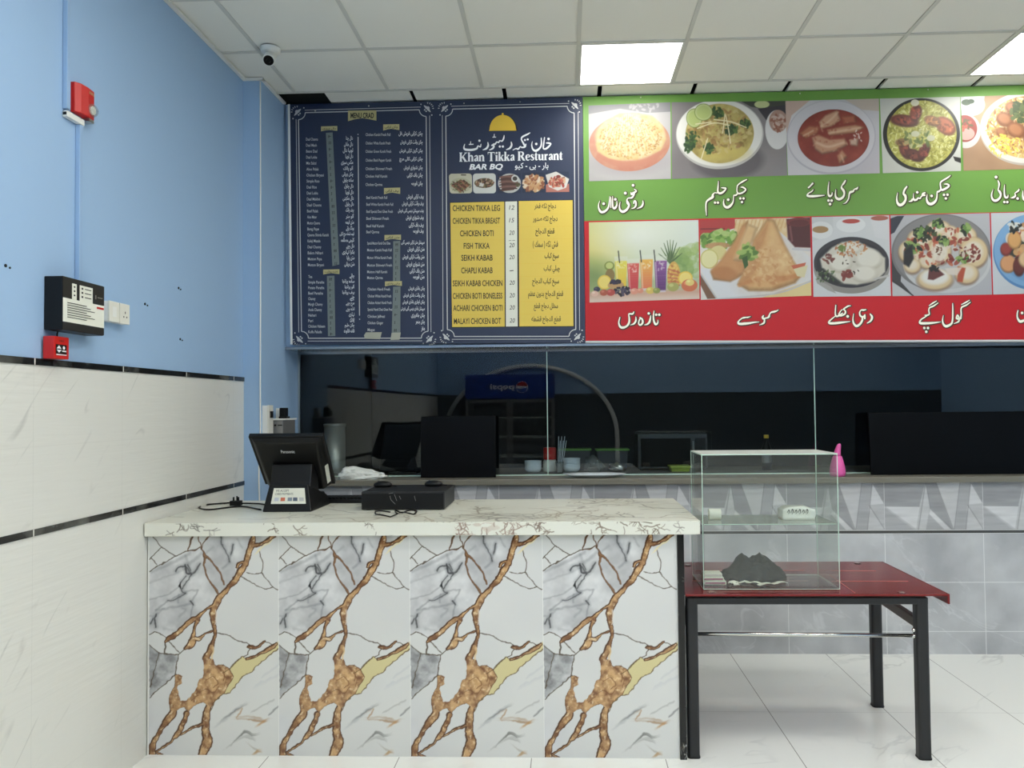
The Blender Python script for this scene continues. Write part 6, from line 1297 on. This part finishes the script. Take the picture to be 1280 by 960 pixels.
# sauce bottle behind the showcase
c = at(958, 560, Y=5.9).x; sbt = thing('sauce_bottle', 'dark sauce bottle with a yellow cap behind the glass above the showcase', 'bottle', (c, 5.9, LZ))
zt = at(958, 543, Y=5.9).z
MB().lathe([(.001, 0), (.034, 0), (.034, .15), (.014, .20), (.014, zt-LZ-.028)], (c, 5.9, LZ+.001), 20).obj('bottle_body', M['black_g'], sbt, smooth=True)
MB().lathe([(.001, 0), (.017, 0), (.017, .024), (.001, .025)], (c, 5.9, zt-.0265), 20).obj('cap', M['ink_dome'], sbt)
MB().lathe([(.0345, .05), (.0345, .11)], (c, 5.9, LZ+.001), 20, close=False).obj('bottle_label', M['grey_m'], sbt)
# steel canister on the left
c = at(418.5, 560, Y=5.82).x; zt = at(418, 529.5, Y=5.82).z
cn = thing('steel_canister', 'tall shiny steel canister behind the glass beside the till', 'canister', (c, 5.82, LZ))
rr = (at(432, 560, Y=5.82).x-at(405.5, 560, Y=5.82).x)/2
MB().lathe([(.001, 0), (rr*.96, 0), (rr*.97, .01), (rr*.97, zt-LZ-.02), (rr*.93, zt-LZ-.02), (rr*.93, .012), (.001, .012)], (c, 5.82, LZ+.001), 40).obj('wall', M['can'], cn, smooth=True)
MB().lathe([(rr*.975, zt-LZ-.026), (rr*1.03, zt-LZ-.016), (rr*1.03, zt-LZ-.004), (rr*.96, zt-LZ-.002), (rr*.95, zt-LZ-.018)], (c, 5.82, LZ+.001), 40, close=False).obj('rim', M['can'], cn, smooth=True)
# dark screen behind the glass next to the square panel
x0, x1 = at(476, 560, Y=5.72).x, at(524.5, 560, Y=5.72).x; zt = at(480, 530, Y=5.75).z
mo = thing('monitor', 'dark flat screen behind the glass, left of the square black panel', 'screen', ((x0+x1)/2, 5.76, LZ))
MB().hexa([(x0-.015, 5.72, LZ+.02), (x1+.06, 5.72, LZ+.02), (x1+.06, 5.745, LZ+.02), (x0-.015, 5.745, LZ+.02), (x0+.02, 5.78, zt), (x1+.06, 5.78, zt), (x1+.06, 5.80, zt), (x0+.02, 5.80, zt)]).obj('screen', M['black_g'], mo, bevel=.004)
MB().box((x0+.06, 5.70, LZ+.001), (x1-.02, 5.84, LZ+.0185)).obj('stand', M['black_p'], mo, bevel=.004)

# ------------------------------------------------------------------ left wall: alarm panel, call point, sounder, trunking, sockets
ap = thing('fire_alarm_panel', 'black and grey fire alarm control box on the blue wall', 'alarm panel', (XL, 3.1, 1.99))
AX, AY0, AY1, AZ0, AZ1 = -1.868, 2.972, 3.245, 1.886, 2.088
MB().box((XL-.003, AY0, AZ0), (AX, AY1, AZ1)).obj('housing', M['black_p'], ap, bevel=.003)
def on_ap(u, v, l): return Vector((AX+.0008+l, AY0+(AY1-AY0)*u, AZ1+(AZ0-AZ1)*v))
def flat(name, mp_, mt_, parent, *rects):
    F = Flat(mp_)
    for r in rects: F.rect(*r)
    return F.obj(name, M[mt_] if isinstance(mt_, str) else mt_, parent)
flat('lower_label', on_ap, 'paper', ap, (0.0, .40, 1, .845)); flat('upper_face', on_ap, 'black_m', ap, (0, .01, 1, .395)); flat('bottom_face', on_ap, 'black_m', ap, (0, .85, 1, .99))
flat('switch_plate', lambda u, v, l: on_ap(u, v, l+.0008), 'paper', ap, (.2, .10, .31, .40)); flat('zone_plate', lambda u, v, l: on_ap(u, v, l+.0008), 'paper', ap, (.38, .10, .70, .42))
F = Flat(lambda u, v, l: on_ap(u, v, l+.0016))
for k in range(3): F.disc(.255, .16+.08*k, .02, 10, .018)
for k in range(3): F.rect(.42, .14+.08*k, .46, .175+.08*k); F.rect(.50, .15+.08*k, .66, .165+.08*k)
for k in range(7): F.rect(.09, .475+.045*k, .55+.2*((k*7) % 3)/2, .488+.045*k)
F.obj('printed_lines', M['ink_k'], ap); flat('red_tab', lambda u, v, l: on_ap(u, v, l+.0016), 'red_p', ap, (.80, .445, .98, .485))
F = Flat(lambda u, v, l: on_ap(u, v, l+.0012)); F.rect(.76, .22, .79, .30); F.rect(.82, .25, .95, .27); F.obj('key_switch', M['grey_m'], ap)
p_ = Vector((XL+.012, 3.035, AZ0)); MB().sweep([p_+Vector((0, 0, .004)), p_+Vector((0, -.006, -.012)), p_+Vector((.004, -.012, -.024))], .003, 8).obj('lead', M['black_p'], ap)
cp = thing('call_point', 'small red fire call point box on the tile edge below the alarm panel', 'call point', (XL, 3.0, 1.82))
CX, CY0, CY1, CZ0, CZ1 = -1.889, 2.955, 3.047, 1.7785, 1.862
MB().box((XL+.0045, CY0, CZ0), (CX, CY1, CZ1)).obj('box', M['red_p'], cp, bevel=.003)
on_cp = lambda u, v, l: Vector((CX+.0008+l, CY0+(CY1-CY0)*u, CZ1+(CZ0-CZ1)*v))
flat('press_window', on_cp, 'black_p', cp, (.1, .36, .82, .78)); F = Flat(lambda u, v, l: on_cp(u, v, l+.0008)); F.poly([(.14, .55), (.3, .40), (.46, .55)]); F.poly([(.14, .60), (.46, .60), (.3, .74)]); F.disc(.62, .50, .08, 12); F.rect(.5, .62, .78, .68); F.rect(.12, .80, .80, .84); F.obj('press_symbol', M['ink_w'], cp)
F = Flat(lambda u, v, l: on_cp(u, v, l+.0008)); F.text('FIRE', .3, .62, .16, .24); FQ = [(F, 'call_point_lettering', 'ink_k', cp)]
sd = thing('alarm_sounder', 'red fire alarm sounder with a clear beacon high on the blue wall', 'alarm sounder', (XL, 3.19, 2.83))
SY0, SY1, SZ0, SZ1 = 3.125, 3.255, 2.765, 2.885
pr2 = []
MB().prism([(XL-.003, SY0), (XL+.016, SY0), (XL+.030, SY0+.02), (XL+.034, (SY0+SY1)/2), (XL+.030, SY1-.02), (XL+.016, SY1), (XL-.003, SY1)], 'Z', SZ0, SZ1).obj('housing', M['red_p'], sd, bevel=.004)
b_ = MB(); b_.ball((XL+.033, 3.215, 2.800), 1, (.022, .028, .026), 3); b_.obj('beacon_lens', M['film'], sd, smooth=True)
MB().cyl((XL+.030, 3.215, 2.800), (XL+.040, 3.215, 2.800), .017, n=20).obj('reflector', M['cream_p'], sd)
MB().box((XL+.0, 3.20, 2.752), (XL+.03, 3.235, 2.7648)).obj('gland', M['steel'], sd)
F = Flat(lambda u, v, l: Vector((XL+.0346+l, 3.19+.045*u, 2.872-.012*v))); F.text('FIRE', .1, .9, 0, 1); FQ.append((F, 'sounder_lettering', 'ink_gold', sd))
flush_text()
for F, nm, mt_, par in FQ: F.obj(nm, M[mt_], par)
def trunk(name, a, b, label):
    return tag(MB().box(a, b).obj(name, M['blue_trunk'], bevel=.002), label, 'trunking')
trunk('cable_trunking', (XL-.003, 3.076, 2.760), (XL+.016, 3.100, ZC-.004), 'blue painted cable trunking running from the ceiling to the sounder')
t = MB().box((XL-.003, 3.076, 2.728), (XL+.018, 3.190, 2.7515)).obj('cable_trunking', M['white_p'], bevel=.002); tag(t, 'short pale trunking elbow under the red sounder', 'trunking')
MB().box((XL+.0005, 3.0742, 2.7345), (XL+.0145, 3.0758, 2.7465)).obj('open_end', M['black_p'], t)
trunk('cable_trunking', (XL-.003, 3.162, AZ1+.001), (XL+.016, 3.186, 2.727), 'blue painted cable trunking between the sounder and the alarm panel')
def socket(y0, y1, label, holes):
    t = thing('wall_socket', label, 'socket', (XL, (y0+y1)/2, 2.0)); z0, z1 = 1.958, 2.043; X_ = XL+.036
    MB().box((XL-.003, y0, z0), (X_-.008, y1, z1)).obj('back_box', M['white_p'], t, bevel=.002)
    MB().box((X_-.0078, y0-.001, z0-.001), (X_, y1+.001, z1+.001)).obj('face_plate', M['cream_p'], t, bevel=.002)
    m = lambda u, v, l: Vector((X_+.0008+l, y0+(y1-y0)*u, z1+(z0-z1)*v))
    if holes: flat('socket_slots', m, 'black_p', t, (.46, .38, .54, .50), (.30, .62, .40, .70), (.62, .62, .72, .70))
    else: flat('rocker', m, 'white_p', t, (.3, .25, .7, .75)); 
socket(3.345, 3.420, 'cream switch plate half hidden beside the alarm panel', False); socket(3.428, 3.503, 'cream three-pin socket plate to the right of the alarm panel', True)
# column: pale cable, sockets and metal box
cpts = [(-1.834, 4.866, 3.58), (-1.833, 4.866, 2.8), (-1.834, 4.866, 2.2), (-1.836, 4.866, 1.75), (-1.834, 4.864, 1.45), (-1.842, 4.862, 1.20), (-1.838, 4.862, 1.0)]
tag(MB().sweep([Vector(p) for p in catmull(cpts, 6)], .0045, 8).obj('cable', M['white_p'], smooth=True), 'thin white cable running down the edge of the blue column', 'cable')
CXF = -1.83
def yc(px): return at(px, 525, X=CXF).y
sb1 = thing('wall_socket', 'white socket plate seen edge-on on the blue column', 'socket', (CXF, 4.95, 1.45))
y0, y1 = 4.885, 4.960; z0, z1 = at(330, 543, X=CXF).z, at(330, 507, X=CXF).z
MB().box((CXF-.003, y0, z0), (CXF+.030, y1, z1)).obj('back_box', M['white_p'], sb1, bevel=.002); MB().box((CXF+.0302, y0-.002, z0-.002), (CXF+.040, y1+.002, z1+.002)).obj('face_plate', M['cream_p'], sb1, bevel=.002)
MB().box((CXF+.0402, y0+.02, z1-.075), (CXF+.052, y0+.045, z1-.035)).obj('rocker', M['black_p'], sb1)
jb = thing('junction_box', 'grey metal box with a white top on the blue column above the till', 'box', (CXF, 5.15, 1.45))
y0, y1 = 5.00, 5.235; zt = at(348, 525.5, X=CXF+.06).z; zb_ = at(348, 548, X=CXF+.06).z-.02
MB().box((CXF-.003, y0, zb_), (CXF+.085, y1, zt)).obj('casing', M['grey_m'], jb, bevel=.003)
MB().box((CXF-.003, y0-.008, zt+.0005), (CXF+.092, y1+.01, zt+.011)).obj('top_plate', M['white_p'], jb, bevel=.002)
for xx, r_ in ((.012, .006), (.040, .006), (.060, .004), (.070, .004), (.079, .004)): MB().cyl((CXF+xx, y0-.006, zt-.03), (CXF+xx, y0+.002, zt-.03), r_, n=12).obj('knob', M['black_p'], jb)
ad = thing('power_adapter', 'black plug adapter standing on the metal box on the blue column', 'adapter', (CXF+.06, 5.08, zt))
MB().box((CXF+.042, 5.06, zt+.0125), (CXF+.082, 5.115, zt+.078)).obj('body', M['black_p'], ad, bevel=.005)
MB().box((CXF+.040, 5.055, zt+.0115), (CXF+.090, 5.12, zt+.024)).obj('foot', M['black_p'], ad, bevel=.003)
rt = thing('white_socket', 'white square socket beside the black plug adapter on the blue column', 'socket', (CXF, 5.08, zt+.05))
MB().box((CXF-.003, 5.12, zt+.012), (CXF+.03, 5.2, zt+.075)).obj('face_plate', M['cream_p'], rt, bevel=.003)
# ceiling camera
cc = at(338, 60, Z=ZC); cv = thing('security_camera', 'white dome security camera hanging from the ceiling in the corner', 'camera', (cc.x, cc.y, ZC))
MB().lathe([(.001, 0), (.055, 0), (.055, -.012), (.050, -.026), (.034, -.030), (.001, -.030)], (cc.x, cc.y, ZC-.0012), 32).obj('base', M['white_p'], cv, smooth=False, bevel=.002)
d = Vector((.10, -.72, -.62)).normalized(); c0 = Vector((cc.x, cc.y, ZC-.05))
MB().sweep([c0-d*.035, c0-d*.030, c0+d*.055, c0+d*.062], [.018, .031, .034, .031], 28).obj('barrel', M['white_p'], cv)
MB().sweep([c0+d*.0622, c0+d*.066], [.028, .026], 28).obj('lens', M['black_g'], cv)
MB().sweep([c0+d*.0662, c0+d*.069], [.012, .011], 16).obj('lens_glass', M['black_g'], cv)

# ------------------------------------------------------------------ customer side behind the viewer (seen mirrored in the dark glass)
FY = -.55; FX0, FX1, FZ1 = -1.42, -.15, 2.05
fr = thing('drinks_cooler', 'tall drinks cooler with a lettered blue header mirrored in the dark glass', 'cooler', ((FX0+FX1)/2, -.9, 0))
M['pblue'] = mat('cooler blue', (24, 60, 150), .4); M['cool'] = mat('cooler interior', (96, 104, 108), .5)
MB().box((FX0, YREAR+.02, .0), (FX1, FY+.0, .14)).box((FX0, YREAR+.02, .14), (FX0+.04, FY, 1.70)).box((FX1-.04, YREAR+.02, .14), (FX1, FY, 1.70)).box((FX0+.04, YREAR+.02, .14), (FX1-.04, YREAR+.06, 1.70)).obj('cabinet', M['cool'], fr)
MB().box((FX0, YREAR+.02, 1.701), (FX1, FY+.02, FZ1)).obj('header', M['pblue'], fr, bevel=.01)
for k in range(5): MB().box((FX0+.045, YREAR+.07, .30+.28*k), (FX1-.045, FY-.05, .315+.28*k)).obj('shelf', M['white_p'], fr)
for a_, b_ in ((FX0+.002, (FX0+FX1)/2-.003), ((FX0+FX1)/2+.003, FX1-.002)):
    dm = MB().box((a_, FY+.001, .15), (a_+.04, FY+.03, 1.69)).box((b_-.04, FY+.001, .15), (b_, FY+.03, 1.69)).box((a_+.04, FY+.001, .15), (b_-.04, FY+.03, .20)).box((a_+.04, FY+.001, 1.65), (b_-.04, FY+.03, 1.69)).obj('door', M['grey_m'], fr)
    MB().box((a_+.0405, FY+.01, .2005), (b_-.0405, FY+.016, 1.6495)).obj('door_pane', M['clear'], dm)
on_fr = lambda u, v, l: Vector((FX1-(FX1-FX0)*u, FY+.0215+l, FZ1-.349*v))
F = Flat(on_fr); F.text('pepsi', .45, .72, .40, .68, bold=.03); FR = [(F, 'header_lettering', 'ink_w', fr)]
for nm, mt_, pts in (('globe_red', 'red_p', [(.36+.062*math.cos(math.radians(a)), .53-.22*math.sin(math.radians(a))) for a in range(12, 176, 8)]), ('globe_blue', mat('globe blue', (20, 70, 180), .4), [(.36+.062*math.cos(math.radians(a)), .53-.22*math.sin(math.radians(a))) for a in range(190, 350, 8)])):
    F = Flat(lambda u, v, l: on_fr(u, v, l+.001)); F.poly(pts); F.obj(nm, M[mt_] if isinstance(mt_, str) else mt_, fr)
F = Flat(on_fr); F.disc(.36, .53, .068, 28, .24); F.obj('globe_ring', M['ink_w'], fr)
flush_text()
for F, nm, mt_, par in FR: F.obj(nm, M[mt_], par)
# arch on the far wall
ar_ = MB(); pts = []
acx, arx, az0, az1 = -.52, 1.30, 1.15, 2.20
path = [Vector((acx-arx, YREAR+.045, .0)), Vector((acx-arx, YREAR+.045, .6))]+[Vector((acx-arx*math.cos(math.radians(a)), YREAR+.045, az0+(az1-az0)*math.sin(math.radians(a)))) for a in range(0, 181, 6)]+[Vector((acx+arx, YREAR+.045, .6)), Vector((acx+arx, YREAR+.045, 0))]
ar_.sweep(path, .035, 12)
tag(ar_.obj('arch_trim', M['white_p'], smooth=True), 'pale rounded arch moulding behind the drinks cooler, mirrored in the dark glass', 'arch')
